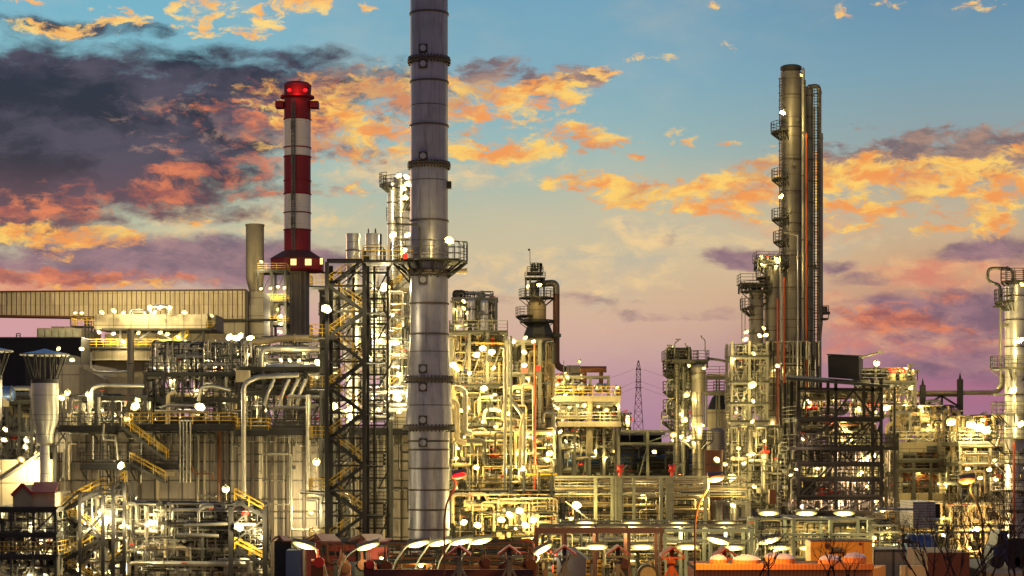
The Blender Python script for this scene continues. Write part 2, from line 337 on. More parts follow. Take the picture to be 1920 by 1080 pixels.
MT = dict(
    lens=glow_mat('lamp_lens', [(0, (255,252,225), 1), (.55, (255,250,200), .8), (.85, (255,240,140), .45), (1, (255,232,110), .30)]),
    halo=glow_mat('lamp_halo_glow', [(0, (255,240,140), .5), (.5, (255,228,100), .30), (.75, (224,176,60), .13), (.92, (140,104,40), .05), (1, (70,54,30), .03)]),  # bloom round a lamp painted as emission, fading to a dark rim
    dark=mat('dark_steel', (52, 50, 44), .55, .3, .3), black=mat('black_steel', (30, 27, 26), .6, .3, .3),
    grey=mat('grey_steel', (112, 110, 100), .5, .4, .25, rust=.25), green=mat('green_steel', (138, 138, 116), .55, .15, .3, rust=.35),
    silver=mat('silver_cladding', (188, 184, 172), .33, .75, .16, 1.2, grid=(0, 1.9, .035, .5)),
    silverp=mat('silver_pipe', (158, 152, 136), .36, .6, .22, 1.0), galv=mat('galvanised', (132, 128, 114), .42, .6, .2, 1.5),
    beige=mat('beige_pipe', (172, 154, 116), .5, .15, .3, 1.0, rust=.3), stack=mat('stack_steel', (142, 140, 148), .40, .6, .25, .3, streak=.75, rust=.2),
    seam=mat('seam_steel', (74, 66, 58), .6, .4, .2, rust=.3),
    clad=mat('beige_cladding', (130, 120, 106), .6, .05, .25, .35, grid=(1.45, 2.0, .09, .75), streak=.7, rust=.15, cell=.34),
    clad2=mat('pale_cladding', (170, 157, 128), .6, .05, .2, .3, grid=(2.7, 3, .08, .5), streak=.35, rust=.25, cell=.12),
    gallery=mat('gallery_cladding', (196, 178, 138), .6, .1, .16, .25, grid=(1.55, 1.9, .05, .25), streak=.35, rust=.5, cell=.22),
    concrete=mat('concrete', (128, 118, 100), .85, 0, .22, .5, streak=.5), concl=mat('light_concrete', (142, 130, 104), .8, 0, .18, .5, streak=.4),
    yellow=mat('yellow_paint', (186, 150, 34), .55, 0, .35, 1.5, rust=.35), red=mat('red_paint', (140, 22, 24), .6, 0, .25, .3, grid=(0, 3.2, .03, .3), streak=.35),
    white=mat('white_paint', (236, 222, 196), .5, 0, .12, .3, grid=(0, 3.2, .03, .3), streak=.35), redroof=mat('red_roof', (150, 48, 40), .6, 0, .2, 1.0),
    redwall=mat('pink_wall', (150, 66, 56), .8, 0, .15), pipered=mat('red_pipe', (168, 72, 34), .5, .2, .2), rust=mat('rusty_steel', (104, 62, 34), .7, .3, .35, 1.2),
    brick=mat('column_brown', (150, 132, 100), .6, .2, .22, .6, grid=(0, 2.2, .06, .5), streak=.4), col=mat('column_cladding', (114, 107, 96), .45, .45, .2, .5, grid=(0, 2.4, .05, .45), streak=.4),
    bluecap=mat('blue_cap', (92, 118, 165), .4, .5, .15), tankblue=mat('blue_tank', (72, 94, 136), .35, .5, .2),
    orange=mat('orange_wall', (246, 172, 64), .7, 0, .06), orangerib=mat('orange_ribbed', (222, 128, 62), .7, 0, .08, grid=(.22, 0, .03, .35)),
    dome=mat('dome_plastic', (176, 160, 190), .25, 0, .05), roofdark=mat('dark_roof', (92, 60, 44), .85, 0, .3), brown=mat('brown_panel', (96, 52, 36), .7, .1, .2),
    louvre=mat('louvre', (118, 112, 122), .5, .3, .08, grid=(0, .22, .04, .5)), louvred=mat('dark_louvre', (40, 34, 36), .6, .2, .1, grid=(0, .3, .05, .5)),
    glasswin=mat('lit_window', (255, 240, 170), .5, 0, 0, emit=(255, 228, 130), estr=1.6), darkwin=mat('dark_window', (30, 34, 42), .15, 0, .1),
    valvered=mat('red_valve', (190, 44, 22), .45, 0, .2), signr=mat('red_sign', (200, 30, 24), .5, 0, .1), blue=mat('blue_paint', (30, 44, 84), .5, 0, .2),
    ground=mat('ground', (104, 92, 78), .9, 0, .35, .12, streak=0), road=mat('asphalt', (62, 58, 56), .9, 0, .25, .4), twig=mat('twig_bark', (58, 34, 30), .9, 0, .2),
    tube=mat('lamp_tube', (255, 250, 200), .4, 0, 0, emit=(255, 248, 190), estr=4), halog=mat('lamp_diffuser', (250, 240, 130), .4, 0, 0, emit=(250, 240, 96), estr=1.0),
    sodium=glow_mat('sodium_lens', [(0, (255,226,110), .6), (.4, (255,180,40), .42), (.8, (255,130,0), .28), (1, (220,84,0), .16)]), redlamp=mat('red_lamp', (255, 40, 30), .4, 0, 0, emit=(255, 26, 30), estr=2.5),
    green2=mat('green_paint', (60, 160, 70), .5, 0, .1), ductbrown=mat('brown_duct', (88, 58, 46), .6, .3, .2), tarp=mat('grey_tarp', (86, 84, 96), .8, 0, .2),
)
# ------------------------------------------------------------------ building blocks
RH = 1.15
def railing(mb, pts, h=RH, step=1.5, t=.06, rails=3):
    pts = [Vector(p) for p in pts]
    for a, b in zip(pts, pts[1:]):
        d = b-a; n = max(1, round(d.length/step))
        for k in range(rails):
            z = Vector((0, 0, h*(1-k*.34))); mb.bar(a+z, b+z, t)
        for i in range(n+1):
            q = a+d*(i/n); mb.bar(q, q+Vector((0, 0, h)), t)
    return mb
def flight(mt, mr, a, b, w=1.0, t=.055, rail=True, st=.3):
    """stair flight from a (low) to b (high); treads and stringers in mt, handrails in mr; width along y"""
    a = Vector(a); b = Vector(b)
    for s in (0, w):
        o = Vector((0, s, 0)); mt.bar(a+o, b+o, .09, .30)
        if rail:
            for hh in (1.05, .65): mr.bar(a+o+Vector((0,0,hh)), b+o+Vector((0,0,hh)), t)
            n = max(2, int((b-a).length/1.1))
            for i in range(n+1):
                q = a+(b-a)*(i/n)+o; mr.bar(q, q+Vector((0,0,1.05)), t*.9)
    n = max(3, int(abs(b.z-a.z)/st)); sg = 1 if b.x > a.x else -1
    for i in range(n):
        q = a+(b-a)*((i+.5)/n); mt.box(q.x-.15, q.x+.15, q.y+.03, q.y+w-.03, q.z-.02, q.z+.03)
def ladder(mb, x, y, z0, z1, cage=True, w=.5, t=.05):
    for s in (-w/2, w/2): mb.bar((x+s, y, z0), (x+s, y, z1), t)
    z = z0
    while z < z1: mb.bar((x-w/2, y, z), (x+w/2, y, z), t*.8); z += .35
    if cage:
        z = z0+2.2
        while z < z1:
            p = [(x+.42*math.cos(a), y-.38+.42*math.sin(a)-.05, z) for a in [PI*(1+k/5) for k in range(6)]]
            for q, r in zip(p, p[1:]): mb.bar(q, r, t*.8)
            mb.bar(p[0], (x-w/2, y, z), t*.8); mb.bar(p[-1], (x+w/2, y, z), t*.8)
            z += .9
        for a in (1.25, 1.5, 1.75):
            mb.bar((x+.42*math.cos(PI*a), y-.43+.42*math.sin(PI*a), z0+2.2), (x+.42*math.cos(PI*a), y-.43+.42*math.sin(PI*a), z1), t*.7)
    return mb
def elbow(pts, rad=.5, k=4):
    """round the corners of a polyline"""
    pts = [Vector(p) for p in pts]; out = [pts[0]]
    for a, b, c in zip(pts, pts[1:], pts[2:]):
        u = (a-b); v = (c-b); r = min(rad, u.length*.49, v.length*.49)
        p = b+u.normalized()*r; q = b+v.normalized()*r
        for i in range(k+1):
            t = i/k; out.append(p*(1-t)**2+b*2*t*(1-t)+q*t*t)
    out.append(pts[-1]); return out
def pipe_mb(mb, pts, r, n=8, fl=True, rad=None):
    e = elbow(pts, rad or max(r*2.6, .25)); mb.tube(e, r, n)
    if fl and r > .07:
        pts = [Vector(p) for p in pts]
        for a, b in zip(pts, pts[1:]):
            d = b-a; l = d.length
            if l < r*8: continue
            d.normalize()
            for t in ((r*3.4,) if l < 6 else (r*3.4, l-r*3.4)):
                q = a+d*t; mb.tube([q-d*.05, q+d*.05], r*1.35, n)
    return mb
NP = [0]
def pipe(pts, r, m='silverp', label=None, group=None, name='pipe', n=8, rad=None):
    mb = MB(); pipe_mb(mb, pts, r, n, True, rad); NP[0] += 1
    return one(mb, name, MT[m], label, 'pipe', group)
def ppipe(pp, rpx, m='silverp', label=None, group=None, name='pipe', n=10, rad=None):
    """pp: (px,py,Y) points; rpx: radius in photo pixels"""
    return pipe([P(*p) for p in pp], rpx*S(pp[0][2]), m, label, group, name, n, rad)
def steelframe(_n, label, cat, px0, px1, levels, Y, depth, nx=3, ny=1, m='dark', cw=.32, bottom=0.0, top=None, rail='yellow', railtop=True, brace=.5, deck=True, ladders=0, group=None, seed=1, deckm=None, xs=None, stair=None):
    """steel frame: columns, beams, decks, railings; levels are photo rows at depth Y (top first)"""
    rnd = random.Random(seed)
    x0, x1 = Xm(px0, Y), Xm(px1, Y); zs = sorted(Zm(p, Y) for p in levels)
    zt = zs[-1] if top is None else Zm(top, Y)
    root = thing('steel_structure', label, cat, ((x0+x1)/2, Y+depth/2, bottom), group)
    X = [x0+(x1-x0)*i/nx for i in range(nx+1)] if xs is None else [Xm(p, Y) for p in xs]
    Yv = [Y+depth*j/ny for j in range(ny+1)]
    for x in X:
        for y in Yv: MB().ibeam((x, y, bottom), (x, y, zt), cw, cw, .06).build('column', MT[m], root, False)
    prev = bottom
    for z in zs:
        bm = MB()
        for y in Yv: bm.ibeam((x0-.1, y, z-.2), (x1+.1, y, z-.2), cw*.8, .34, .05)
        for x in X: bm.ibeam((x, Y, z-.2), (x, Y+depth, z-.2), cw*.7, .3, .05)
        bm.build('beam', MT[m], root, False)
        if deck:
            dk = MB().box(x0-.25, x1+.25, Y-.25, Y+depth+.25, z, z+.07)
            dk.bar((x0-.25, Y-.28, z+.02), (x1+.25, Y-.28, z+.02), .05, .24)
            dk.build('deck', MT[deckm or m], root, False)
        if rail and (railtop or z < zs[-1]):
            rm = MB(); railing(rm, [(x0-.2, Y+depth+.2, z+.07), (x0-.2, Y-.2, z+.07), (x1+.2, Y-.2, z+.07), (x1+.2, Y+depth+.2, z+.07)])
            rm.build('railing', MT[rail if rnd.random() < .7 else m], root, False)
        for a, b in zip(X, X[1:]):
            if z-prev > 1.5 and rnd.random() < brace:
                br = MB()
                if rnd.random() < .5: br.bar((a, Y, prev), (b, Y, z-.3), .14)
                else:
                    br.bar((a, Y, z-.3), ((a+b)/2, Y, prev), .13); br.bar((b, Y, z-.3), ((a+b)/2, Y, prev), .13)
                br.build('brace', MT[m], root, False)
        prev = z
    for k in range(ladders):
        x = rnd.uniform(x0+.5, x1-.5); i = rnd.randrange(len(zs)); z0 = zs[i-1] if i else max(bottom, zs[0]-4)
        ladder(MB(), x, Y-.35, z0, zs[i]+1).build('ladder', MT[m], root, False)
    return root
def zigzag(root, px0, px1, rows, Y, w=1.2, m='dark', rail='yellow', first=1, land=1.3):
    """flights going back and forth between px0 and px1 at the given rows (top first), with landings"""
    x0, x1 = Xm(px0, Y), Xm(px1, Y); side = first
    for a, b in zip(rows, rows[1:]):
        za, zb = Zm(a, Y), Zm(b, Y)
        hi = (x1 if side > 0 else x0, Y, za); lo = (x0 if side > 0 else x1, Y, zb)
        mt, mr = MB(), MB(); flight(mt, mr, lo, hi, w)
        f = mt.build('stair_flight', MT[m], root, False); mr.build('handrail', MT[rail], f, False)
        side = -side
    side = first
    for i, a in enumerate(rows):
        z = Zm(a, Y); xx = (x1, x1+land) if (side > 0) else (x0-land, x0)
        side = -side
        MB().box(xx[0], xx[1], Y-.15, Y+w*2.2, z-.12, z).build('landing', MT[m], root, False)
        ox = xx[1] if xx[1] > x1 else xx[0]; ix = xx[0] if xx[1] > x1 else xx[1]
        railing(MB(), [(ix, Y-.1, z), (ox, Y-.1, z), (ox, Y+w*2.2, z)], step=.7).build('railing', MT[rail if i % 2 else m], root, False)
def vessel(name, label, px, rpx, py_top, py_bot, Y, m='silver', cat='column', head='dome', seams=(), plats=(), ladder_side=None, group=None, n=28, flange='seam', nozzles=0, seed=3, skirt=None):
    """vertical vessel or column. plats: (py, side(-1,1,0 all round), extra metres)"""
    rnd = random.Random(seed)
    x, r = Xm(px, Y), rpx*S(Y); z1 = Zm(py_top, Y); z0 = max(0.0, Zm(py_bot, Y)) if py_bot else 0.0
    root = thing(name, label, cat, (x, Y, z0), group)
    prof = [(z0, r), (z1, r)]
    MB().lathe(x, Y, prof, n).build('shell', MT[m], root)
    if head == 'dome': MB().lathe(x, Y, [(z1, r*.995), (z1+r*.25, r*.93), (z1+r*.45, r*.72), (z1+r*.56, r*.4), (z1+r*.6, .06)], n).build('head', MT[m], root)
    elif head == 'cone': MB().lathe(x, Y, [(z1, r*1.02), (z1+r*.9, r*.3), (z1+r*1.2, r*.28)], n).build('head', MT[m], root)
    elif head == 'cap':
        MB().lathe(x, Y, [(z1, r*.9), (z1+.35, r*.9), (z1+.35, r*1.02), (z1+.7, r*1.02), (z1+.85, r*.8)], n).build('cap', MT['dark'], root)
    elif head == 'rim':
        MB().lathe(x, Y, [(z1-.05, r*1.05), (z1+.25, r*1.05)], n).build('rim', MT[m], root)
    for s in seams:
        z = Zm(s, Y); MB().lathe(x, Y, [(z-.07, r*1.0), (z-.06, r+.09), (z+.06, r+.09), (z+.07, r)], n, False).build('seam_ring', MT[flange], root)
    for (py, side, ex) in plats: round_platform(root, x, Y, r, Zm(py, Y), side, ex)
    if ladder_side is not None:
        a = ladder_side; lx = x+math.cos(a)*(r+.15); ly = Y+math.sin(a)*(r+.15)
        ladder(MB(), lx, ly, max(z0, Zm(1000, Y)), z1).build('ladder', MT['dark'], root, False)
    for k in range(nozzles):
        a = -PI/2+rnd.uniform(-1.2, 1.2); z = rnd.uniform(z0+(z1-z0)*.3, z1-.5)
        c = Vector((x+math.cos(a)*r*.95, Y+math.sin(a)*r*.95, z)); d = Vector((math.cos(a), math.sin(a), 0))
        MB().tube([c, c+d*.35], .16, 8).tube([c+d*.33, c+d*.42], .27, 10).build('nozzle', MT['grey'], root)
    return root
def round_platform(root, x, y, r, z, side=0, ex=1.0, m='dark', rail='dark', h=RH, step=.9):
    if side == 0: a0, a1 = 0, 2*PI
    elif side < 0: a0, a1 = PI*.70, PI*1.38
    else: a0, a1 = -PI*.38, PI*.30
    n = max(8, int((a1-a0)*(r+ex)/.8)); n = min(n, 40)
    pin, pout = [], []
    for i in range(n+1):
        a = a0+(a1-a0)*i/n; pin.append((x+math.cos(a)*(r+.02), y+math.sin(a)*(r+.02))); pout.append((x+math.cos(a)*(r+ex), y+math.sin(a)*(r+ex)))
    d = MB()
    for i in range(n):
        d.quad8([(*pin[i], z-.16), (*pin[i+1], z-.16), (*pout[i+1], z-.16), (*pout[i], z-.16), (*pin[i], z), (*pin[i+1], z), (*pout[i+1], z), (*pout[i], z)])
    pl = d.build('platform', MT[m], root, False)
    rm = MB(); pts = [(px_, py_, z) for px_, py_ in pout]
    for k in range(3):
        for a, b in zip(pts, pts[1:]): rm.bar((a[0], a[1], z+h*(1-.34*k)), (b[0], b[1], z+h*(1-.34*k)), .06)
    for a in pts[::max(1, int(step/((r+ex)*(a1-a0)/n)))]: rm.bar(a, (a[0], a[1], z+h), .06)
    rm.build('railing', MT[rail], pl, False)
    for i in range(0, n+1, max(1, n//6)): MB().bar((*pin[i], z-.15-ex*.8), (*pout[i], z-.15), .1).build('bracket', MT[m], pl, False)
    return pl
def drum(name, label, px0, px1, py, rpx, Y, m='silver', group=None, saddles=True, supp=None, dome=True, cat='vessel'):
    """horizontal vessel along x"""
    x0, x1, z, r = Xm(px0, Y), Xm(px1, Y), Zm(py, Y), rpx*S(Y); n = 24
    root = thing(name, label, cat, ((x0+x1)/2, Y, z-r), group)
    k = .45*r if dome else .02
    rg = []
    for (x, rr) in ((x0, .15*r), (x0+k*.25, r*.62), (x0+k*.6, r*.9), (x0+k, r), (x1-k, r), (x1-k*.6, r*.9), (x1-k*.25, r*.62), (x1, .15*r)):
        rg.append([(x, Y+rr*math.cos(2*PI*j/n), z+rr*math.sin(2*PI*j/n)) for j in range(n)])
    MB().rings(rg).build('shell', MT[m], root)
    for t in (.0, .33, .66, 1.0):
        x = x0+k+(x1-x0-2*k)*t; MB().rings([[(x+o, Y+rr*math.cos(2*PI*j/n), z+rr*math.sin(2*PI*j/n)) for j in range(n)] for o, rr in ((-.06, r), (-.05, r+.04), (.05, r+.04), (.06, r))], False).build('seam_ring', MT['galv'], root)
    if saddles:
        zb = z-r-.6 if supp is None else supp
        for t in (.2, .8):
            x = x0+(x1-x0)*t; MB().box(x-.2, x+.2, Y-r*.75, Y+r*.75, zb, z-r*.6).build('saddle', MT['concl'], root, False)
    return root
# ------------------------------------------------------------------ lamps
LCOL = (1.0, .77, .27); LCOL2 = (1.0, .82, .42)
LD = {}
def light_data(kind, power, colr, rad):
    k = (kind, power, colr, rad)
    if k not in LD:
        d = bpy.data.lights.new('lamp_light', 'POINT'); d.energy = power; d.color = colr; d.shadow_soft_size = rad; LD[k] = d
    return LD[k]
PROTO = {}
def ell(rx, ry, rz, y):
    mb = MB(); mb.sphere((0, 0, 0), 1, 16, 8); mb.v = [(a*rx, b*ry+y, c*rz) for a, b, c in mb.v]; return mb
# lamp wattage by area of the plant: (px0, px1, py0, py1, factor)
ZONES = [(845, 1046, 560, 720, .30), (845, 1046, 0, 1080, .36), (1028, 1175, 0, 830, .32), (1355, 1480, 600, 1080, .38), (170, 425, 0, 612, .5), (470, 545, 0, 1080, .7), (1640, 1930, 760, 1080, .58), (600, 770, 0, 1080, .8), (240, 480, 612, 720, .5), (0, 510, 935, 1080, 2.2)]
def watt(px, py):
    for a, b, c, d, k in ZONES:
        if a <= px <= b and c <= py <= d: return k
    return .85
def lamp_proto(kind):
    """the meshes of one lamp of each kind, in its own coordinates; head centre at the origin"""
    if kind in PROTO: return PROTO[kind]
    r = []
    if kind == 'flood':
        r.append(('housing', MB().quad8([(-.40,0,-.22),(.40,0,-.22),(.28,.30,-.20),(-.28,.30,-.20),(-.40,0,.24),(.40,0,.24),(.28,.34,.12),(-.28,.34,.12)]), 'grey'))
        r.append(('glow_disc', ell(.60, .05, .44, -.04), 'halo'))  # disc added behind the lens to carry its painted halo
        r.append(('lens', ell(.38, .10, .21, -.08), 'lens'))
        r.append(('bracket', MB().bar((-.46, .1, -.02), (-.46, .1, -.45), .05).bar((-.48, .1, -.45), (.48, .1, -.45), .06).bar((.46, .1, -.02), (.46, .1, -.45), .05), 'dark'))
    elif kind == 'globe':
        r.append(('lens', MB().sphere((0, 0, 0), .27, 14, 8), 'lens'))
        r.append(('glow_disc', ell(.46, .04, .46, .2), 'halo'))  # added disc, painted halo round the globe
        r.append(('cap', MB().lathe(0, 0, [(.18, .26), (.28, .22), (.36, .10), (.5, .05)], 14), 'dark'))
        r.append(('stem', MB().tube([(0, 0, .45), (0, 0, .6), (0, .5, .6), (0, .55, -1.4)], .04, 6), 'galv'))
    elif kind == 'bulk':
        r.append(('lens', ell(.22, .13, .13, 0), 'lens'))
        r.append(('glow_disc', ell(.36, .03, .25, .09), 'halo'))  # added disc, painted halo round the small lens
        r.append(('cap', MB().tube([(0, .05, .12), (0, .05, .40)], .07, 8), 'dark'))
    elif kind == 'strip':
        r.append(('lens', ell(.60, .12, .11, -.06), 'lens'))
        r.append(('glow_oval', ell(.78, .06, .20, 0), 'halo'))  # wide oval added for the strip's painted glow
        r.append(('housing', MB().box(-.74, .74, -.12, .14, .15, .27), 'grey'))
        r.append(('hanger', MB().bar((-.45, 0, .25), (-.45, 0, .7), .04).bar((-.45, 0, .7), (.45, 0, .7), .04).bar((.45, 0, .25), (.45, 0, .7), .04), 'dark'))
    root = thing('lamp', None, 'lamp'); root.hide_render = False
    for (nm, mb, m) in r: mb.build(nm, MT[m], root, nm in ('lens', 'glow_disc', 'glow_oval', 'cap', 'stem'))
    PROTO[kind] = root
    return root
USED = set(); LR = random.Random(77)
def lamp(px, py, Y, kind='flood', power=900, label=None, group=None, rz=0.0, sc=1.0, off=(0, -.9, 0), col=None, name=None, rad=.2):
    pr = lamp_proto(kind); loc = P(px, py, Y); power = round(power*watt(px, py)/20)*20 if power else 0
    if kind in USED: o = copy_tree(pr)
    else: USED.add(kind); o = pr
    o.name = name or {'flood': 'flood_lamp', 'globe': 'globe_lamp', 'bulk': 'bulkhead_lamp', 'strip': 'strip_lamp'}[kind]
    sc = .35+sc*(.62 if kind == 'strip' else .30); rz = rz or (0 if kind in ('strip', 'globe') else LR.choice((-1, 1))*LR.uniform(.1, .9)); o.location = loc; o.rotation_euler = (0, rz*.8, rz*.6); o.scale = (sc,)*3
    tag(o, label, 'lamp', group)
    for c in list(o.children):
        if c.type == 'LIGHT': bpy.data.objects.remove(c)
    if power:
        lo = bpy.data.objects.new('lamp_light', light_data(kind, power, col or (LCOL if px > 770 else LCOL2), rad)); COL.objects.link(lo); lo.parent = o
        lo.location = Vector(off)/sc
    return o
# ------------------------------------------------------------------ clutter of a process unit
def valve_mb(mb, c, s=.3):
    c = Vector(c)
    mb.tube([c+Vector((-s, 0, 0)), c+Vector((-s*.2, 0, 0)), c+Vector((s*.2, 0, 0)), c+Vector((s, 0, 0))], s*.45, 8)
    mb.tube([c, c+Vector((0, 0, s*1.7))], s*.16, 6); mb.tube([c+Vector((0, 0, s*1.65)), c+Vector((0, 0, s*1.8))], s*.75, 10)
PIPE_SHARE = .27
def clutter(rnd, px0, px1, py0, py1, Y, dep, nbig, nsmall, label, place, mats=('silverp', 'beige', 'galv'), vert=.55, rbig=(.10, .26), rs=(.04, .08), nvalve=6, nl=4, nbox=3, cat='pipework', ends=None):
    """larger pipes as things of their own, the uncountable small-bore pipework as one mass"""
    x0, x1, zb, zt = Xm(px0, Y), Xm(px1, Y), Zm(py1, Y), Zm(py0, Y)
    def path(r, big):
        x = rnd.uniform(x0, x1); y = Y+rnd.uniform(0, dep); z = rnd.uniform(zb, zt)
        if rnd.random() < vert:
            l = rnd.uniform(.25, .8)*(zt-zb); a = Vector((x, y, z)); b = Vector((x, y, min(zt, z+l))); z2 = b.z
            pts = [a, b]
            if rnd.random() < .75:
                dx = rnd.choice((-1, 1))*rnd.uniform(.8, 3.5); nx = min(max(x+dx, x0), x1)
                pts.append(Vector((nx, y, z2)))
                if rnd.random() < .6: pts.append(Vector((nx, y, z2-rnd.uniform(.8, 3))))
            if rnd.random() < .5:
                dx = rnd.choice((-1, 1))*rnd.uniform(.8, 3); nx = min(max(x+dx, x0), x1); pts.insert(0, Vector((nx, y, a.z)))
                if rnd.random() < .5: pts.insert(0, Vector((nx, y-rnd.uniform(.5, 1.5), a.z)))
        else:
            l = rnd.uniform(.25, .8)*(x1-x0); xe = min(x1, x+l); pts = [Vector((x, y, z)), Vector((xe, y, z))]
            if rnd.random() < .7: pts.append(Vector((xe, y, max(zb, z-rnd.uniform(.8, 4)))))
            if rnd.random() < .5: pts.insert(0, Vector((x, y, max(zb, z-rnd.uniform(.8, 4)))))
        return [p for i, p in enumerate(pts) if i == 0 or (p-pts[i-1]).length > .3]
    cand = []
    for k in range(nbig):
        r = rnd.uniform(*rbig); pts = path(r, True); m = rnd.choice(mats)
        if len(pts) >= 2: cand.append((r, k, pts, m))
    cand.sort(reverse=True); nind = round(nbig*PIPE_SHARE)
    size = ('thick', 'slim')
    for i, (r, k, pts, m) in enumerate(cand[:nind]):
        kind = {'col': 'bronze grey', 'silverp': 'silver', 'beige': 'beige', 'galv': 'dull grey', 'rust': 'rusty', 'pipered': 'orange-red', 'dark': 'dark', 'grey': 'grey', 'tankblue': 'bluish', 'green': 'greenish'}[m]
        vv = 'upright' if abs(pts[1].z-pts[0].z) > abs(pts[1].x-pts[0].x) else 'level'
        lb = f"{kind} {vv} pipe {place}"
        pipe(pts, r, m, lb, lb.replace(' pipe ', ' pipes '))
    for grp, (tone, ms) in enumerate((('pale', mats[0]), ('dark', 'dark'))):
        mb = MB(); n0 = 0
        for r, k, pts, m in cand[nind:]:
            if k % 3 == 2 and grp == 1 or k % 3 != 2 and grp == 0: pipe_mb(mb, pts, r, 8); n0 += 1
        for k in range(int(nsmall*(.62 if grp == 0 else .36))):
            r = rnd.uniform(*rs)*(1 if grp == 0 else 1.2); pts = path(r, False)
            if len(pts) >= 2: mb.tube(elbow(pts, .2, 2), r, 5); n0 += 1
        for k in range(nbig//2):
            r = rnd.uniform(*rbig); pts = path(r, True)
            if len(pts) >= 2: pipe_mb(mb, pts, r, 8)
        for k in range(nsmall//10):      # brackets, gauges, junction boxes hung in the pipework
            x = rnd.uniform(x0, x1); y = Y+rnd.uniform(0, dep); z = rnd.uniform(zb, zt); s = rnd.uniform(.1, .3)
            mb.box(x-s, x+s, y-s*.6, y+s*.6, z-s*1.2, z+s*1.2)
        if n0:
            o = one(mb, 'pipework', MT[ms], f'{tone} tangled small pipes {place}', 'pipework'); o['kind'] = 'stuff'
    for k in range(nl):
        px = rnd.uniform(px0, px1); py = rnd.uniform(py0, py1)
        lamp(px, py, Y+rnd.uniform(-.5, dep*.6), 'bulk', 420, 'small warm lamp '+place, 'small warm lamps '+place, sc=rnd.uniform(.5, 1.2), off=(0, -.5, -.2))
    for k in range(nvalve):
        m = rnd.choice(('valvered', 'grey', 'galv', 'grey')); sz = rnd.uniform(.25, .42)
        c = Vector((rnd.uniform(x0, x1), Y+rnd.uniform(-.2, dep*.5), rnd.uniform(zb, zt)))
        lb = {'valvered': 'red', 'grey': 'dark grey', 'galv': 'dull silver'}[m]+' valve '+place
        t = thing('valve', lb, 'valve', c, lb.replace(' valve ', ' valves '))
        v = MB(); v.tube([c+Vector((-sz*1.3, 0, 0)), c+Vector((sz*1.3, 0, 0))], sz*.4, 8).sphere(c, sz*.6, 8, 5).tube([c, c+Vector((0, 0, sz*1.8))], sz*.14, 6)
        for q in (-1.3, 1.2): v.tube([c+Vector((sz*q, 0, 0)), c+Vector((sz*(q+.12), 0, 0))], sz*.7, 10)
        v.build('body', MT[m], t)
        MB().tube([c+Vector((0, 0, sz*1.72)), c+Vector((0, 0, sz*1.85))], sz*.8, 10).build('handwheel', MT['valvered'], t)
# ------------------------------------------------------------------ ground
struct(MB().box(-4000, 4000, -300, 9000, -1, 0), 'ground', MT['ground'])
struct(MB().box(-200, 200, 96, 112, 0, .006), 'road', MT['road'])
g = MB()
rnd = random.Random(5)
x = -2600
while x < 2600:
    w = rnd.uniform(14, 40); h = rnd.uniform(8, 22); g.lathe(x, 3000+rnd.uniform(-60, 60), [(0, w*.6), (h*.6, w*.55), (h*.9, w*.35), (h, 3)], 9); x += w*.55
far = g.build('far_woodland', MT['twig']); tag(far, 'dark line of far woodland on the horizon', 'woodland', kind='stuff')

# ------------------------------------------------------------------ conveyor gallery and the buildings at far left
Y = 300
t = thing('conveyor_gallery', 'long beige clad conveyor gallery crossing the sky at the left edge', 'gallery', (Xm(230, Y), Y, Zm(590, Y)))
gm = MB()
z0, z1 = Zm(592, Y), Zm(547, Y)
gm.quad8([(Xm(-60,Y), Y, Zm(590,Y)), (Xm(462,Y), Y, Zm(599,Y)), (Xm(462,Y), Y+7, Zm(599,Y)), (Xm(-60,Y), Y+7, Zm(590,Y)), (Xm(-60,Y), Y, Zm(548,Y)), (Xm(462,Y), Y, Zm(544,Y)), (Xm(462,Y), Y+7, Zm(544,Y)), (Xm(-60,Y), Y+7, Zm(548,Y))])
gm.build('wall', MT['gallery'], t, False)
r_ = MB()
for k in range(0, 58):
    x = Xm(-50+k*9, Y); r_.box(x-.05, x+.05, Y-.08, Y-.002, Zm(589+k*.15, Y), Zm(548.5-k*.06, Y))
r_.build('rib', MT['rust'], t, False)
MB().bar((Xm(-60,Y), Y-.1, Zm(547.5,Y)), (Xm(463,Y), Y-.1, Zm(543.5,Y)), .4, .25).build('roof_edge', MT['seam'], t, False)
MB().bar((Xm(-60,Y), Y-.1, Zm(591,Y)), (Xm(463,Y), Y-.1, Zm(600,Y)), .4, .3).build('bottom_edge', MT['rust'], t, False)
t = thing('transfer_tower', 'beige clad transfer tower closing the right end of the conveyor gallery', 'building', (Xm(475, Y), Y, 0))
MB().box(Xm(462,Y), Xm(493,Y), Y+.5, Y+9, 0, Zm(546,Y)).build('wall', MT['clad2'], t, False)
MB().box(Xm(459.5,Y), Xm(466,Y), Y-.3, Y+.4, 0, Zm(544,Y)).build('pilaster', MT['seam'], t, False)
MB().box(Xm(466,Y), Xm(493,Y), Y+.2, Y+.48, Zm(600,Y), Zm(572,Y)).build('panel', MT['clad2'], t, False)
MB().box(Xm(402,Y), Xm(462,Y), Y+.6, Y+9, 0, Zm(600.5,Y)).build('annex', MT['clad2'], t, False)
MB().box(Xm(400,Y), Xm(520,Y), Y-1.2, Y+.2, Zm(602,Y), Zm(598.6,Y)).build('canopy', MT['dark'], t, False)
t = thing('dark_shed', 'long flat-roofed black shed under the conveyor gallery at the left edge', 'building', (Xm(60, 270), 270, 0))
Y = 270
MB().box(Xm(-60,Y), Xm(152,Y), Y, Y+20, 0, Zm(634,Y)).build('wall', MT['black'], t, False)
MB().box(Xm(-62,Y), Xm(154,Y), Y-.3, Y+20, Zm(634,Y), Zm(632,Y)).build('roof_edge', MT['louvre'], t, False)
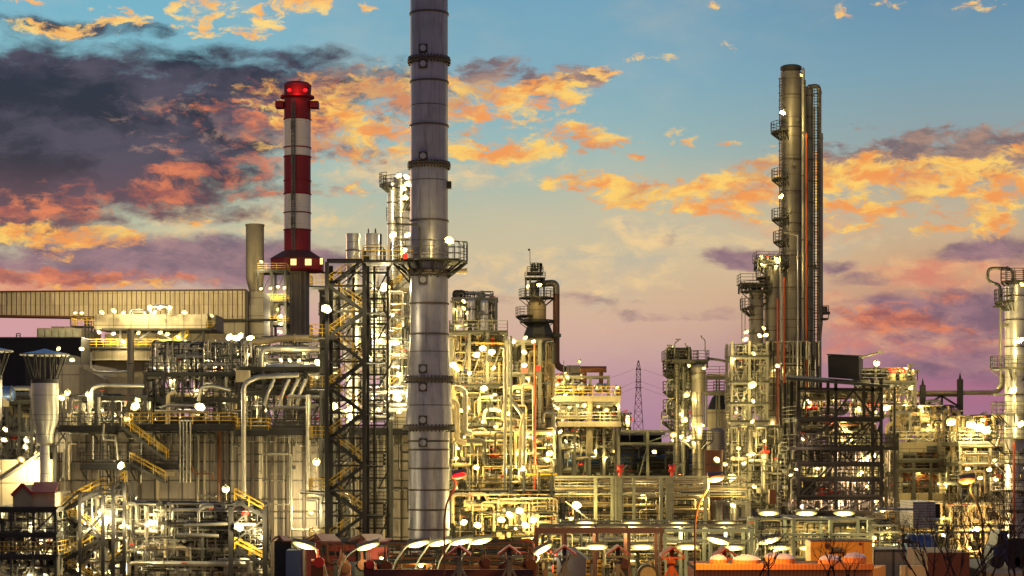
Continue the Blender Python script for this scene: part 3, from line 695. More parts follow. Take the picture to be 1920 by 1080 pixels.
MB().bar((Xm(24,Y), Y+2, Zm(632,Y)), (Xm(24,Y), Y+2, Zm(624,Y)), .12).bar((Xm(31,Y), Y+2, Zm(632,Y)), (Xm(31,Y), Y+2, Zm(624,Y)), .12).bar((Xm(24,Y), Y+2, Zm(624,Y)), (Xm(31,Y), Y+2, Zm(624,Y)), .12).bar((Xm(24,Y), Y+2, Zm(628,Y)), (Xm(31,Y), Y+2, Zm(628,Y)), .08).build('roof_rail', MT['dark'], t, False)
t = thing('rooftop_building', 'low olive glazed building with roof vents behind the black shed', 'building', (Xm(110, 290), 290, 0))
Y = 290
MB().box(Xm(69,Y), Xm(152,Y), Y, Y+14, 0, Zm(615,Y)).build('wall', MT['concrete'], t, False)
for k in range(6): MB().box(Xm(72+k*13,Y), Xm(82+k*13,Y), Y-.1, Y-.003, Zm(632,Y), Zm(618,Y)).build('window', MT['green'], t, False)
for a, b in ((90, 110), (113, 136)): MB().box(Xm(a,Y), Xm(b,Y), Y+2, Y+6, Zm(615,Y), Zm(610.5,Y)).build('roof_vent', MT['galv'], t, False)
# process house with yellow platforms
Y = 278
t = thing('process_house', 'beige upper process house with yellow railed platforms below the gallery', 'building', (Xm(285, Y), Y+6, 0))
MB().box(Xm(177,Y), Xm(389,Y), Y, Y+9, Zm(617,Y), Zm(589,Y)).build('upper_box', MT['clad2'], t, False)
MB().box(Xm(389,Y), Xm(402,Y), Y+1, Y+9, Zm(617,Y), Zm(589,Y)).build('side_box', MT['concl'], t, False)
MB().box(Xm(198,Y), Xm(403,Y), Y-2.5, Y+9, Zm(621,Y), Zm(617.4,Y)).build('canopy', MT['dark'], t, False)
MB().box(Xm(180,Y), Xm(420,Y), Y+6, Y+7, Zm(655,Y), Zm(621,Y)).build('back_wall', MT['clad2'], t, False)
MB().box(Xm(150,Y), Xm(352,Y), Y-1.0, Y+9, Zm(676,Y), Zm(655,Y)).build('lower_box', MT['clad2'], t, False)
MB().box(Xm(146,Y), Xm(356,Y), Y-2.2, Y+6, Zm(654.6,Y), Zm(651.5,Y)).build('platform', MT['dark'], t, False)
railing(MB(), [(Xm(147,Y), Y-2.1, Zm(651.5,Y)), (Xm(305,Y), Y-2.1, Zm(651.5,Y))], 1.15, 1.1, .09).build('railing', MT['yellow'], t, False)
MB().box(Xm(305,Y), Xm(342,Y), Y-2.2, Y-2.1, Zm(651,Y), Zm(638,Y)).build('yellow_panel', MT['yellow'], t, False)
fm, fr_ = MB(), MB(); flight(fm, fr_, (Xm(325,Y), Y-1.9, Zm(651,Y)), (Xm(356,Y), Y-1.9, Zm(628,Y)), 1.0, .09); f = fm.build('stair_flight', MT['yellow'], t, False); fr_.build('handrail', MT['yellow'], f, False)
for px in (232, 347, 386): MB().ibeam((Xm(px,Y), Y-2.2, Zm(651,Y)), (Xm(px,Y), Y-2.2, Zm(619,Y)), .35, .35).build('column', MT['dark'], t, False)
for a, b in (((283,621),(255,640)), ((304,626),(345,651)), ((383,621),(355,648)), ((395,621),(412,600))):
    MB().bar(P(a[0],a[1],Y-2.2), P(b[0],b[1],Y-2.2), .25).build('brace', MT['dark'], t, False)
for (a, b, r1, r2) in ((136, 177, 612, 603), (146, 172, 652, 640), (390, 404, 618, 603)):
    MB().box(Xm(a,Y), Xm(b,Y), Y-1.5, Y+3, Zm(r1+1.5,Y), Zm(r1,Y)).build('platform', MT['dark'], t, False)
    railing(MB(), [(Xm(a,Y), Y+3, Zm(r1,Y)), (Xm(a,Y), Y-1.4, Zm(r1,Y)), (Xm(b,Y), Y-1.4, Zm(r1,Y))], 1.2, .9, .09).build('railing', MT['yellow'], t, False)
for k in range(4): MB().ibeam((Xm(163+k*3,Y), Y-1+k, 0), (Xm(163+k*3,Y), Y-1+k, Zm(600,Y)), .3, .3).build('column', MT['dark'], t, False)
MB().box(Xm(152,Y), Xm(270,Y), Y+1, Y+9, Zm(830,Y), Zm(677,Y)).build('lower_wall', MT['concl'], t, False)
for (px, pw, py, ph) in ((260,24,588,10), (300,34,581,17)):
    d = MB(); d.tube(elbow([P(px-pw/2, 592, Y+3), P(px-pw/2, py-ph*.3, Y+3), P(px+pw/2, py-ph*.3, Y+3), P(px+pw/2, 592, Y+3)], .8), .45, 10)
    one(d, 'roof_duct', MT['silverp'], {260: 'small silver roof duct bent over on the beige process house', 300: 'larger silver roof duct lit by lamps on the beige process house'}[px], 'duct')
t = thing('hopper_building', 'concrete hopper block between white vent stack and slim grey flue', 'building', (Xm(200, 240), 246, 0))
Y = 240
MB().box(Xm(104,Y), Xm(176,Y), Y, Y+14, 0, Zm(684,Y)).build('wall', MT['clad2'], t, False)
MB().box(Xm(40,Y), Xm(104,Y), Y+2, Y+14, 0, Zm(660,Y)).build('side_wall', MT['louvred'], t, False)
MB().prism([(Xm(150,Y), Zm(688,Y)), (Xm(200,Y), Zm(712,Y)), (Xm(195,Y), Zm(740,Y)), (Xm(150,Y), Zm(740,Y))], Y-.4, Y+4).build('hopper', MT['concrete'], t, False)
MB().box(Xm(176,Y), Xm(262,Y), Y+1, Y+12, 0, Zm(706,Y)).build('lower_wall', MT['concl'], t, False)
# slim grey flue
vessel('flue', 'slim round grey flue standing in front of the yellow railed platform', 245, 6.5, 620, 745, 225, 'concrete', 'chimney', 'rim', seams=(682,))

# ------------------------------------------------------------------ far chimneys
Y = 320
t = thing('vent_stack', 'short pale beige chimney with a cone foot left of the red and white one', 'chimney', (Xm(478, Y), Y, Zm(560, Y)))
x = Xm(478, Y); r = 17*S(Y)
MB().lathe(x, Y, [(Zm(640,Y), r*.45), (Zm(558,Y), r*.45), (Zm(522,Y), r), (Zm(424,Y), r)], 28).build('shell', MT['concl'], t)
MB().lathe(x, Y, [(Zm(424,Y), r*1.06), (Zm(421,Y), r*1.06)], 28).build('rim', MT['concl'], t)
Y = 340
t = thing('striped_chimney', 'red and white banded chimney with a red octagonal cabin round it', 'chimney', (Xm(558, Y), Y, 0))
x = Xm(557.5, Y); r = 25*S(Y)
bands = [(473, 432, 'red'), (432, 365, 'white'), (365, 295, 'red'), (295, 225, 'white'), (225, 186, 'red')]
for a, b, m in bands: MB().lathe(x, Y, [(Zm(a,Y), r), (Zm(b,Y), r)], 36).build('band', MT[m], t)
for py in (432, 365, 295, 225, 340, 278, 400): MB().lathe(x, Y, [(Zm(py,Y)-.1, r+.04), (Zm(py,Y)+.1, r+.16)], 36).build('seam_ring', MT['red'], t)
MB().lathe(x, Y, [(Zm(186,Y), r*1.0), (Zm(184,Y), r*1.28), (Zm(181,Y), r*1.28), (Zm(179,Y), r*1.02), (Zm(160,Y), r*1.06), (Zm(157,Y), r*.9)], 36).build('cap', MT['red'], t)
MB().lathe(x, Y, [(Zm(157.5,Y), r*.92), (Zm(156,Y), r*.88)], 36).build('rim', MT['black'], t)
for sx in (-1, 1):
    MB().box(x+sx*r*1.0-(1.5 if sx<0 else 0), x+sx*r*1.0+(1.5 if sx>0 else 0), Y-1.2, Y+1.2, Zm(203,Y), Zm(191,Y)).build('vent_box', MT['red'], t, False)
for px in (542.5, 572.5): MB().sphere(P(px, 169, Y-r*.93), .38, 12, 7, .8).build('warning_light', MT['redlamp'], t)
lo = bpy.data.objects.new('warning_glow', bpy.data.lights.new('warning_glow', 'POINT')); lo.data.energy = 160; lo.data.color = (1, .05, .03); lo.data.shadow_soft_size = .3; COL.objects.link(lo); lo.parent = t; lo.location = P(557, 170, Y-r*1.6)-t.location
ladder(MB(), Xm(553.5,Y), Y-r-.25, Zm(472,Y), Zm(190,Y), True, .6, .1).build('ladder', MT['grey'], t, False)
for py in (240, 305, 372, 418): MB().box(Xm(549,Y), Xm(553,Y), Y-r-.7, Y-r-.1, Zm(py+7,Y), Zm(py-7,Y)).build('ladder_box', MT['grey'], t, False)
o8 = MB(); ro = 49*S(Y)/math.cos(PI/8)*.97
o8.lathe(x, Y, [(Zm(510,Y), ro*.96), (Zm(507,Y), ro), (Zm(487,Y), ro), (Zm(472,Y), r*1.1)], 8, True, PI/8)
cb = o8.build('cabin', MT['red'], t, False)
MB().lathe(x, Y, [(Zm(486.9,Y), ro*1.02), (Zm(485.9,Y), ro*1.0), (Zm(471.6,Y), r*1.12)], 8, False, PI/8).build('cabin_roof', MT['brown'], t, False)
yf = Y-49*S(Y)*.97-.06
for a, b in ((545, 555.5), (572, 583.5)): MB().box(Xm(a,yf), Xm(b,yf), yf-.02, yf+.3, Zm(497,yf), Zm(485.5,yf)).build('window', MT['glasswin'], cb, False)
q = P(603.5, 494, Y); MB().box(Xm(600,Y-3.9), Xm(604.5,Y-3.9), Y-4.0, Y-3.3, Zm(499,Y), Zm(488,Y)).build('window', MT['glasswin'], cb, False)
MB().lathe(x, Y, [(0, 22.5*S(Y)), (Zm(509,Y), 22.5*S(Y))], 16).build('shaft', MT['concrete'], t, False)
for px in (541, 549, 566, 575): MB().box(Xm(px,Y)-.12, Xm(px,Y)+.12, Y-22*S(Y)-.25, Y-20*S(Y), Zm(640,Y), Zm(511,Y)).build('shaft_rib', MT['concl'], t, False)
steelframe('access_tower', 'yellow lit steel access tower between pale chimney and striped chimney', 'steel structure', 484, 535, (507, 565, 606), 316, 5, 2, 1, 'dark', .4, Zm(640, 316), rail='yellow', brace=1, seed=4)
o = thing('yellow_cabin', 'yellow lit machinery platform inside the tower beside the striped chimney', 'platform', P(515, 565, 318))
MB().box(Xm(474,318), Xm(530,318), 318, 321, Zm(565,318), Zm(555,318)).build('panel', MT['yellow'], o, False)
MB().box(Xm(498,318), Xm(522,318), 318.4, 321, Zm(605,318), Zm(567,318)).build('casing', MT['clad2'], o, False)
for i, (px, py, k) in enumerate(((490,490,1),(489,541,.7),(507,540,.7),(521,537,.8),(533,539,.6),(520,580,.7),(525,594,.8),(527,607,.5))):
    lamp(px, py, 314, 'bulk', 1300*k, 'warm round lamp on the access tower left of the striped chimney', 'access tower lamps', sc=2.6, off=(0, .2, -1.2))

# ------------------------------------------------------------------ white vent with conical cap, left
def cap_vent(px, pyt, label, scale=1.0, full=True):
    Y = 176; k = S(Y); x = Xm(px, Y)
    t = thing('capped_vent', label, 'vent', (x, Y, 0))
    MB().lathe(x, Y, [(Zm(pyt+10,Y), 45*k), (Zm(pyt+9,Y), 45*k), (Zm(pyt+3,Y), 16*k), (Zm(pyt-1,Y), 2*k)], 32).build('cap', MT['bluecap'], t)
    MB().lathe(x, Y, [(Zm(pyt+11.5,Y), 45.5*k), (Zm(pyt+9.6,Y), 45.5*k)], 32).build('cap_rim', MT['galv'], t)
    c = MB()
    for i in range(14):
        a = 2*PI*i/14; c.bar((x+math.cos(a)*40*k, Y+math.sin(a)*40*k, Zm(pyt+11,Y)), (x+math.cos(a)*23*k, Y+math.sin(a)*23*k, Zm(pyt+60,Y)), .10)
        c.bar((x+math.cos(a)*20*k, Y+math.sin(a)*20*k, Zm(pyt+11,Y)), (x+math.cos(a)*22*k, Y+math.sin(a)*22*k, Zm(pyt+62,Y)), .09)
    c.build('cage', MT['dark'], t, False)
    MB().lathe(x, Y, [(Zm(pyt+64,Y), 25*k), (Zm(pyt+56,Y), 25*k)], 32).build('collar', MT['dark'], t)
    MB().lathe(x, Y, [(0, 8*k), (Zm(pyt+180,Y), 9*k), (Zm(pyt+176,Y), 15.5*k), (Zm(pyt+156,Y), 16.5*k), (Zm(pyt+133,Y), 25*k), (Zm(pyt+64,Y), 25*k)], 40).build('shell', MT['silver'], t)
    MB().lathe(x, Y, [(Zm(pyt+133.6,Y), 25.3*k), (Zm(pyt+132.4,Y), 25.3*k)], 40).build('seam_ring', MT['galv'], t)
    return t
cap_vent(84, 655, 'white cylindrical vent with a blue conical cap on a cage of bars')
cap_vent(-22, 648, 'second capped vent cut off by the left edge of the photo')
drum('blue_drum', 'blue-grey horizontal drum at the left edge below the black shed', -60, 29, 738, 14, 200, 'tankblue')
steelframe('left_pipe_rack', 'low steel rack with pipes beneath the blue-grey drum at the left edge', 'steel structure', -10, 60, (752, 812, 862), 202, 6, 3, 1, 'dark', .3, rail='dark', seed=8)
ppipe([(28,728,200),(60,728,200),(60,745,200)], 5, 'galv', 'short pipe end next to the blue-grey drum')
# ------------------------------------------------------------------ boiler house wall and deck
Y = 192
t = thing('boiler_house', 'long beige clad boiler house wall with pilasters behind the zigzag stairs', 'building', (Xm(440, Y), Y+6, 0))
MB().box(Xm(104,Y), Xm(768,Y), Y, Y+14, 0, Zm(806,Y)).build('wall', MT['clad'], t, False)
for px in (137, 172, 205, 262, 297, 372, 384, 427, 437, 475, 489, 511, 541, 571, 607, 640, 672, 702, 720, 749):
    w = 2.6 if px % 2 else 1.8
    MB().box(Xm(px-w,Y), Xm(px+w,Y), Y-.45, Y-.004, 0, Zm(807,Y)).build('pilaster', MT[('clad2', 'seam', 'clad')[px % 3]], t, False)
MB().box(Xm(409,Y), Xm(415,Y), Y-.6, Y-.1, 0, Zm(808,Y)).build('orange_pilaster', MT['rust'], t, False)
MB().box(Xm(104,Y), Xm(770,Y), Y-.3, Y+14.2, Zm(805.5,Y), Zm(801,Y)).build('parapet', MT['dark'], t, False)
for (a, b, c, d) in ((232, 238, 878, 890), (311, 327, 878, 893)): MB().box(Xm(a,Y), Xm(b,Y), Y-.12, Y-.004, Zm(d,Y), Zm(c,Y)).build('window', MT['clad2'], t, False)
def deck(px0, px1, py, Y, dep, label, rail='yellow', step=1.4, cat='walkway', supports=True, bottom=0):
    t = thing('walkway', label, cat, ((Xm(px0,Y)+Xm(px1,Y))/2, Y+dep/2, Zm(py, Y)))
    z = Zm(py, Y)
    m = MB().box(Xm(px0,Y), Xm(px1,Y), Y, Y+dep, z-.12, z); m.build('deck', MT['dark'], t, False)
    b = MB().ibeam((Xm(px0,Y), Y+.1, z-.42), (Xm(px1,Y), Y+.1, z-.42), .3, .6, .06); b.build('beam', MT['black'], t, False)
    railing(MB(), [(Xm(px0,Y), Y+dep, z), (Xm(px0,Y), Y+.05, z), (Xm(px1,Y), Y+.05, z), (Xm(px1,Y), Y+dep, z)], RH, step, .07).build('railing', MT[rail], t, False)
    k = MB(); n = max(1, int((px1-px0)/45))
    for i in range(n+1):
        x = Xm(px0+(px1-px0)*i/n, Y); k.bar((x, Y+.2, z-.6), (x, Y+dep, z-1.8), .14)
    k.build('bracket', MT['dark'], t, False)
    return t
deck(110, 232, 797, 188, 3.5, 'dark railed walkway on top of the boiler house right of the white vent', 'dark')
deck(236, 436, 795, 188, 3.5, 'yellow railed walkway on top of the boiler house above the sloping stair')
deck(440, 500, 805, 187, 3, 'short walkway on the boiler house beside the tall upright pipe', 'yellow')
deck(500, 770, 803, 189, 3, 'dark walkway on the boiler house edge behind the zigzag stairs', 'dark')
deck(150, 335, 868, 188, 3, 'lower dark walkway half way up the boiler house wall at left', 'dark')
def loose_flight(a, b, Y, w, label, rail='yellow'):
    t = thing('stair', label, 'stair', P(b[0], b[1], Y)); m, r = MB(), MB()
    flight(m, r, P(a[0], a[1], Y), P(b[0], b[1], Y), w, .055); f = m.build('stair_flight', MT['dark'], t, False); r.build('handrail', MT[rail], f, False)
loose_flight((312, 862), (228, 800), 186, 1.2, 'straight dark stair sloping down from the boiler house walkway to the right')
loose_flight((310, 905), (243, 868), 185.5, 1.1, 'lower dark stair with yellow handrail under the straight stair on the boiler wall')
for i, px in enumerate((338, 344, 350, 357)):
    ppipe([(px, 905, 186), (px, 789, 186), (px+5, 789, 187)], 1.3, 'silverp', 'one of four thin silver pipes rising side by side up the boiler wall', 'four thin silver pipes on the boiler wall', n=6)
ppipe([(457, 935, 186), (457, 720, 186), (480, 707, 186), (560, 703, 186)], 4.5, 'silverp', 'tall silver pipe up the boiler wall that bends right above the deck')
ppipe([(578, 925, 188), (578, 740, 188)], 4.6, 'silverp', 'upright silver pipe on the boiler wall above the horizontal elbow pipe')
ppipe([(566, 922, 182), (600, 925, 180), (660, 931, 178), (662, 1010, 178)], 5, 'silverp', 'thick silver pipe crossing in front of the boiler wall and bending down')
ppipe([(130, 900, 188), (130, 832, 188), (143, 832, 188)], 1.4, 'beige', 'thin beige drain pipe right of the white vent foot', n=6)
ppipe([(195, 795, 186), (193, 824, 186), (218, 826, 186), (221, 862, 186)], 1.6, 'silverp', 'thin bent silver pipe hanging under the left end of the yellow railed walkway', n=6)
ppipe([(360, 876, 186), (364, 888, 186), (398, 888, 186), (398, 900, 186)], 1.6, 'rust', 'short orange pipe hook on the boiler wall right of the four thin pipes', n=6)
t = thing('lamp_gantry', 'pale lit panel wall with diagonal strut left of the boiler house foot', 'wall', P(60, 870, 190))
MB().box(Xm(0,190), Xm(100,190), 190, 190.5, 0, Zm(862,190)).build('panel', MT['clad2'], t, False)
MB().bar(P(10, 895, 189.5), P(92, 838, 189.5), .25).build('strut', MT['galv'], t, False)
for i, px in enumerate((78, 104)): MB().ibeam(P(px, 940, 188.5), P(px, 838, 188.5), .3, .3).build('column', MT['dark'], t, False)
MB().bar(P(104,838,188.5), P(122,812,188.5), .15).build('brace', MT['dark'], t, False)

# ------------------------------------------------------------------ process deck above the boiler house
R = random.Random(11)
place = 'above the boiler house left of the zigzag stairs'
steelframe('process_frame', 'dark steel frame packed with pipework above the boiler house', 'steel structure', 272, 448, (700, 748, 790), 205, 9, 5, 1, 'dark', .3, Zm(805,205), rail='dark', seed=21, ladders=2)
steelframe('upper_process_frame', 'pale upper frame crowded with small pipes in front of the process house', 'steel structure', 300, 470, (668, 700), 222, 8, 5, 1, 'grey', .25, Zm(805,222), rail='galv', seed=22, ladders=2, deckm='dark')
steelframe('drum_frame', 'steel frame carrying the big silver drum left of the zigzag stairs', 'steel structure', 455, 612, (690, 735, 800), 203, 10, 4, 1, 'dark', .3, Zm(805,203), rail='yellow', seed=23, ladders=1, railtop=False)
steelframe('left_low_frame', 'dark steel frame with pipes between white vent and straight stair', 'steel structure', 150, 272, (745, 795), 200, 8, 4, 1, 'dark', .28, Zm(805,200), rail='dark', seed=24, ladders=1, railtop=False)
clutter(R, 275, 450, 640, 790, 206, 7, 16, 150, 'dense small bore pipework on the steel frame above the boiler house', 'in the frame above the boiler house', vert=.5)
clutter(R, 300, 470, 640, 705, 220, 5, 12, 140, 'bright small pipes and fittings on the upper frame in front of the process house', 'on the upper frame near the process house', ('silverp', 'beige'), .6, (.08, .2))
clutter(R, 455, 612, 690, 800, 204, 7, 14, 130, 'dense small bore pipework around the big silver drum', 'around the big silver drum', vert=.45)
clutter(R, 120, 272, 740, 800, 201, 6, 10, 70, 'small pipework on the boiler house right of the white vent', 'right of the white vent', vert=.6)
clutter(R, -10, 75, 740, 905, 205, 8, 14, 110, 'small lit pipework behind the white vent at the left edge', 'at the left edge behind the white vent', vert=.6)
clutter(R, 420, 600, 630, 700, 235, 8, 12, 110, 'bright small pipework behind the silver drum under the long beige header', 'under the long beige header pipe', vert=.4)
drum('silver_drum', 'big silver horizontal drum with smooth shell left of the zigzag stairs', 492, 608, 702, 20, 208, 'silver', supp=Zm(735,203))
ppipe([(473, 641, 210), (500, 640, 210), (530, 634, 210), (612, 634, 210)], 6.5, 'beige', 'long beige header pipe widening to the right above the silver drum', rad=2)
ppipe([(490, 690, 206), (490, 655, 206), (560, 655, 206), (605, 655, 206)], 5.5, 'silverp', 'silver pipe rising from the drum and running right under the beige header')
for i, px in enumerate((500, 528, 545, 560)):
    ppipe([(px+14, 712, 202), (px, 742, 201), (px-3, 760, 201)], 3.6, 'silverp', 'one of four slanting silver pipes coming down from the big drum', 'slanting pipes below the big drum')
ppipe([(541, 743, 196), (650, 748, 194), (672, 752, 194), (672, 790, 194)], 3.4, 'silverp', 'bluish silver pipe running level into the zigzag stair tower')
ppipe([(516, 764, 195), (590, 766, 195)], 3.6, 'silverp', 'short thick silver pipe stub below the bluish level pipe')
ppipe([(172, 765, 196), (172, 728, 196), (190, 722, 196), (270, 724, 196)], 3.4, 'silverp', 'silver pipe arching over the deck right of the white vent')
ppipe([(372, 752, 199), (376, 726, 199), (400, 724, 199), (432, 732, 199)], 3.6, 'silverp', 'silver pipe arch above the deck left of the tall upright pipe')
ppipe([(300, 765, 199), (312, 760, 199), (372, 760, 199)], 3, 'silverp', 'level silver pipe between the two bright deck lamps')
ppipe([(290, 770, 198), (390, 772, 198)], 2.2, 'silverp', 'thin level silver pipe below the two bright deck lamps')
ppipe([(315, 800, 200), (315, 740, 200), (330, 735, 200)], 4, 'beige', 'beige riser pipe on the deck between the two bright lamps')
ppipe([(168, 800, 198), (168, 740, 198)], 4, 'silverp', 'silver riser pipe on the deck near the white vent')
ppipe([(186, 800, 198), (186, 745, 198)], 3, 'galv', 'dull grey riser pipe on the deck near the white vent')
ppipe([(432, 770, 190), (452, 770, 190), (470, 770, 190)], 1.6, 'silverp', 'short thin silver pipe crossing the tall upright pipe')
ppipe([(170, 660, 236), (170, 692, 236), (185, 697, 236), (240, 697, 236)], 2.6, 'silverp', 'silver pipe bending under the lower beige box of the process house')
ppipe([(323, 730, 214), (323, 655, 214)], 2, 'galv', 'thin grey upright pipe left of the small pipe arches')
for i, px in enumerate((385, 400, 410)): ppipe([(px, 672, 221), (px, 656, 221), (px+14, 656, 221), (px+14, 672, 221)], 1.6, 'silverp', 'small silver pipe arch on the upper frame', 'small pipe arches on the upper frame', n=6)
vessel('small_tank', 'small pale tank on the upper frame under the lit canopy', 404, 6, 645, 700, 226, 'concl', 'tank', 'cone')
for i, px in enumerate((448, 460)): MBx = MB().box(Xm(px-6,200), Xm(px+6,200), 200, 201.5, Zm(716,200), Zm(694,200)); one(MBx, 'control_cabinet', MT['concl'], ('left' if i == 0 else 'right')+' one of two pale control cabinets beside the big drum', 'cabinet', smooth=False)

clutter(R, 112, 765, 812, 1000, 189.5, 1.5, 12, 46, 'x', 'on the face of the boiler house wall', ('galv','dark','silverp'), .92, (.06, .14), (.03, .06), nvalve=0, nl=0)
# lamps of this part
A = 'bright flood lamp on the roof of the process house'; GA = 'process house roof lamps'
for px, py, p in ((141,587,1200),(153,587,1200),(191,586,900),(213,583,1400),(231,587,700),(280,576,1600),(300,577,1600),(318,577,1200),(346,586,900),(397,592,1300),(290,586,1200)):
    lamp(px, py, 276, 'flood', p*3, A, GA, sc=1.3, off=(0, 6, 3.5) if px % 2 else (0, -3.5, 1.2))
for px, py in ((212,625),(259,624),(300,623),(314,626),(334,631),(186,622),(232,640),(350,640)):
    lamp(px, py, 275, 'bulk', 900, 'round warm lamp under the canopy of the process house', 'lamps under the process house canopy', sc=2.3, off=(0, -.3, -.8))
B = 'large glaring flood lamp over the deck, '
lamp(254, 762, 192, 'flood', 1700, B+'left one beside the straight stair', sc=1.9, off=(0, -1.5, .3))
lamp(375, 763, 192, 'flood', 1700, B+'right one above the yellow walkway', sc=1.9, off=(0, -1.5, .3))
lamp(258, 750, 194, 'bulk', 500, 'small lamp just above the left glaring deck flood lamp', sc=1.6)
lamp(238, 786, 190, 'flood', 500, 'small flood lamp at the top of the straight stair', sc=.9)
lamp(153, 654, 230, 'bulk', 700, 'lamp at the left corner of the lower beige box', sc=2)
lamp(109, 654, 230, 'bulk', 500, 'lamp behind the blue cap of the white vent', sc=2)
lamp(135, 675, 230, 'bulk', 500, 'lamp right of the blue cap on the concrete block', sc=2)
lamp(126, 736, 196, 'globe', 600, 'round lamp on a post right of the white vent shell', sc=1.1)
lamp(165, 739, 196, 'globe', 700, 'round lamp on a post further right of the white vent', sc=1.2)
lamp(115, 745, 200, 'globe', 900, 'dim yellow globe lamp touching the white vent shell', sc=1.4)
for px, py, p in ((430,632,1800),(450,630,1800),(470,634,1200),(372,660,1500),(443,634,800)): lamp(px, py, 226, 'flood', p, 'glaring flood lamp on the upper frame left of the beige header', 'upper frame flood lamps', sc=1.5, off=(0, -1, -.5))
for px, py, p in ((525,622,500),(544,676,500),(527,675,300),(560,676,300)): lamp(px, py, 204, 'bulk', p, 'small lamp around the top of the big silver drum', 'lamps round the big drum', sc=1.3)
lamp(597, 680, 198, 'flood', 1300, 'slanting flood lamp right above the big silver drum', sc=1.3, rz=.6)
lamp(593, 866, 183, 'globe', 900, 'round glaring lamp on a post in front of the boiler wall pipes', sc=1.5)
lamp(423, 917, 180, 'globe', 900, 'round glaring lamp on a post in front of the boiler wall at left', sc=1.5)
lamp(583, 962, 184, 'flood', 6000, 'flood lamp lighting the boiler wall beside the crossing pipe', sc=1.1, off=(0, 3, 0))
lamp(227, 873, 184, 'flood', 1400, 'flood lamp under the lower dark walkway on the boiler wall', sc=1.3)
lamp(40, 862, 186, 'flood', 4200, 'flood lamp glaring on the pale panel wall at left', sc=1.3, off=(1.5, 1.2, -.3))
for px, py, p in ((10,805,500),(8,825,900),(50,826,500),(5,917,900),(48,838,500),(12,908,700)): lamp(px, py, 196, 'bulk', p, 'small lamp in the pipework at the left edge', 'left edge pipework lamps', sc=1.7)
for px, py, p in ((300,690,900),(395,680,900),(330,712,700),(420,690,900),(350,690,900),(500,660,800),(580,655,800),(465,665,900)): lamp(px, py, 213, 'bulk', p, 'small lamp deep in the pipes above the boiler house', 'lamps deep in the pipes above the boiler house', sc=1.2)
# ------------------------------------------------------------------ tall grey stack
Y = 176
t = thing('main_stack', 'tallest grey steel stack with bolted flanges and square hatches', 'stack', (Xm(805, Y), Y, 0))
x = Xm(804.5, Y); k = S(Y)
RAD = [(-140, 35.2), (410, 35.2), (640, 36), (712, 41), (803, 44), (808, 39), (827, 38), (1130, 38)]
def srad(py):
    for (a, ra), (b, rb) in zip(RAD, RAD[1:]):
        if a <= py <= b: return (ra+(rb-ra)*(py-a)/(b-a))*k
    return 38*k
MB().lathe(x, Y, [(max(0, Zm(py,Y)), r*k) for py, r in reversed(RAD)], 64).build('shell', MT['stack'], t)
for py in (27, 155, 237, 415, 570, 627, 827, 843, 878, 918, 955, 992): 
    z = Zm(py,Y); r = srad(py); MB().lathe(x, Y, [(z-.09, r), (z-.08, r+.1), (z+.08, r+.1), (z+.09, r)], 64, False).build('seam_ring', MT['seam'], t)
for py in (200, 340, 480, 660, 760): 
    z = Zm(py,Y); r = srad(py); MB().lathe(x, Y, [(z-.04, r), (z-.03, r+.02), (z+.03, r+.02), (z+.04, r)], 64, False).build('weld_seam', MT['seam'], t)
for py in (115, 311, 513, 712, 803):
    z = Zm(py,Y); r = srad(py); f = MB().lathe(x, Y, [(z-.2, r), (z-.19, r+.28), (z-.03, r+.28), (z-.03, r+.2), (z+.03, r+.2), (z+.03, r+.28), (z+.19, r+.28), (z+.2, r)], 64, False).build('flange', MT['seam'], t)
    b = MB()
    for i in range(40):
        a = 2*PI*i/40; bx, by = x+math.cos(a)*(r+.16), Y+math.sin(a)*(r+.16); b.bar((bx, by, z-.36), (bx, by, z+.36), .12)
    b.build('bolts', MT['dark'], f, False)
for px, py in ((795,98),(795,127),(795,298),(795,528),(795,693),(795,727),(795,788),(795,830)):
    r = srad(py); hx = Xm(px,Y); a = math.acos(max(-1, min(1, (hx-x)/r))); hy = Y-math.sin(a)*r; z = Zm(py,Y)
    h = MB().box(hx-.42, hx+.42, hy-.16, hy+.2, z-.42, z+.42).build('hatch', MT['seam'], t, False)
    MB().tube([(hx, hy-.12, z), (hx, hy-.28, z)], .30, 16).build('hatch_cover', MT['stack'], h)
    m = MB()
    for i in range(8): m.box(hx+math.cos(i*PI/4)*.36-.05, hx+math.cos(i*PI/4)*.36+.05, hy-.24, hy-.1, z+math.sin(i*PI/4)*.36-.05, z+math.sin(i*PI/4)*.36+.05)
    m.build('hatch_bolts', MT['dark'], h, False)
MB().box(x+srad(345)-.1, x+srad(345)+.35, Y-.5, Y+.3, Zm(354,Y), Zm(341,Y)).build('junction_box', MT['black'], t, False)
round_platform(t, x, Y, srad(488), Zm(490, Y), 0, 1.9, 'black', 'dark', 1.7)
for i in range(14):
    a = 2*PI*i/14; r = srad(500); MB().bar((x+math.cos(a)*r, Y+math.sin(a)*r, Zm(516,Y)), (x+math.cos(a)*(r+1.8), Y+math.sin(a)*(r+1.8), Zm(491,Y)), .14).build('strut', MT['black'], t, False)
fr = MB(); fx0, fx1 = Xm(852,Y), Xm(876,Y)
for a, b in (((852,487),(852,458)),((876,487),(876,453)),((852,453),(876,453)),((858,453),(870,466)),((870,466),(870,453))): fr.bar(P(a[0],a[1],Y-.3), P(b[0],b[1],Y-.3), .07)
fr.build('davit_frame', MT['grey'], t, False)
ppipe([(741,421,173),(783,421,173),(787,424,173),(787,487,173)], 2, 'dark', 'dark pipe bent over in front of the stack above its platform', rad=.6)
lamp(843, 451, 170, 'flood', 1500, 'flood lamp glaring at the right of the stack platform', sc=1.3, off=(-.6, -.8, -.2), rz=.5)
lamp(737, 441, 170, 'flood', 900, 'slanting flood lamp left of the stack over the upper walkway', sc=1.0, rz=-.6)
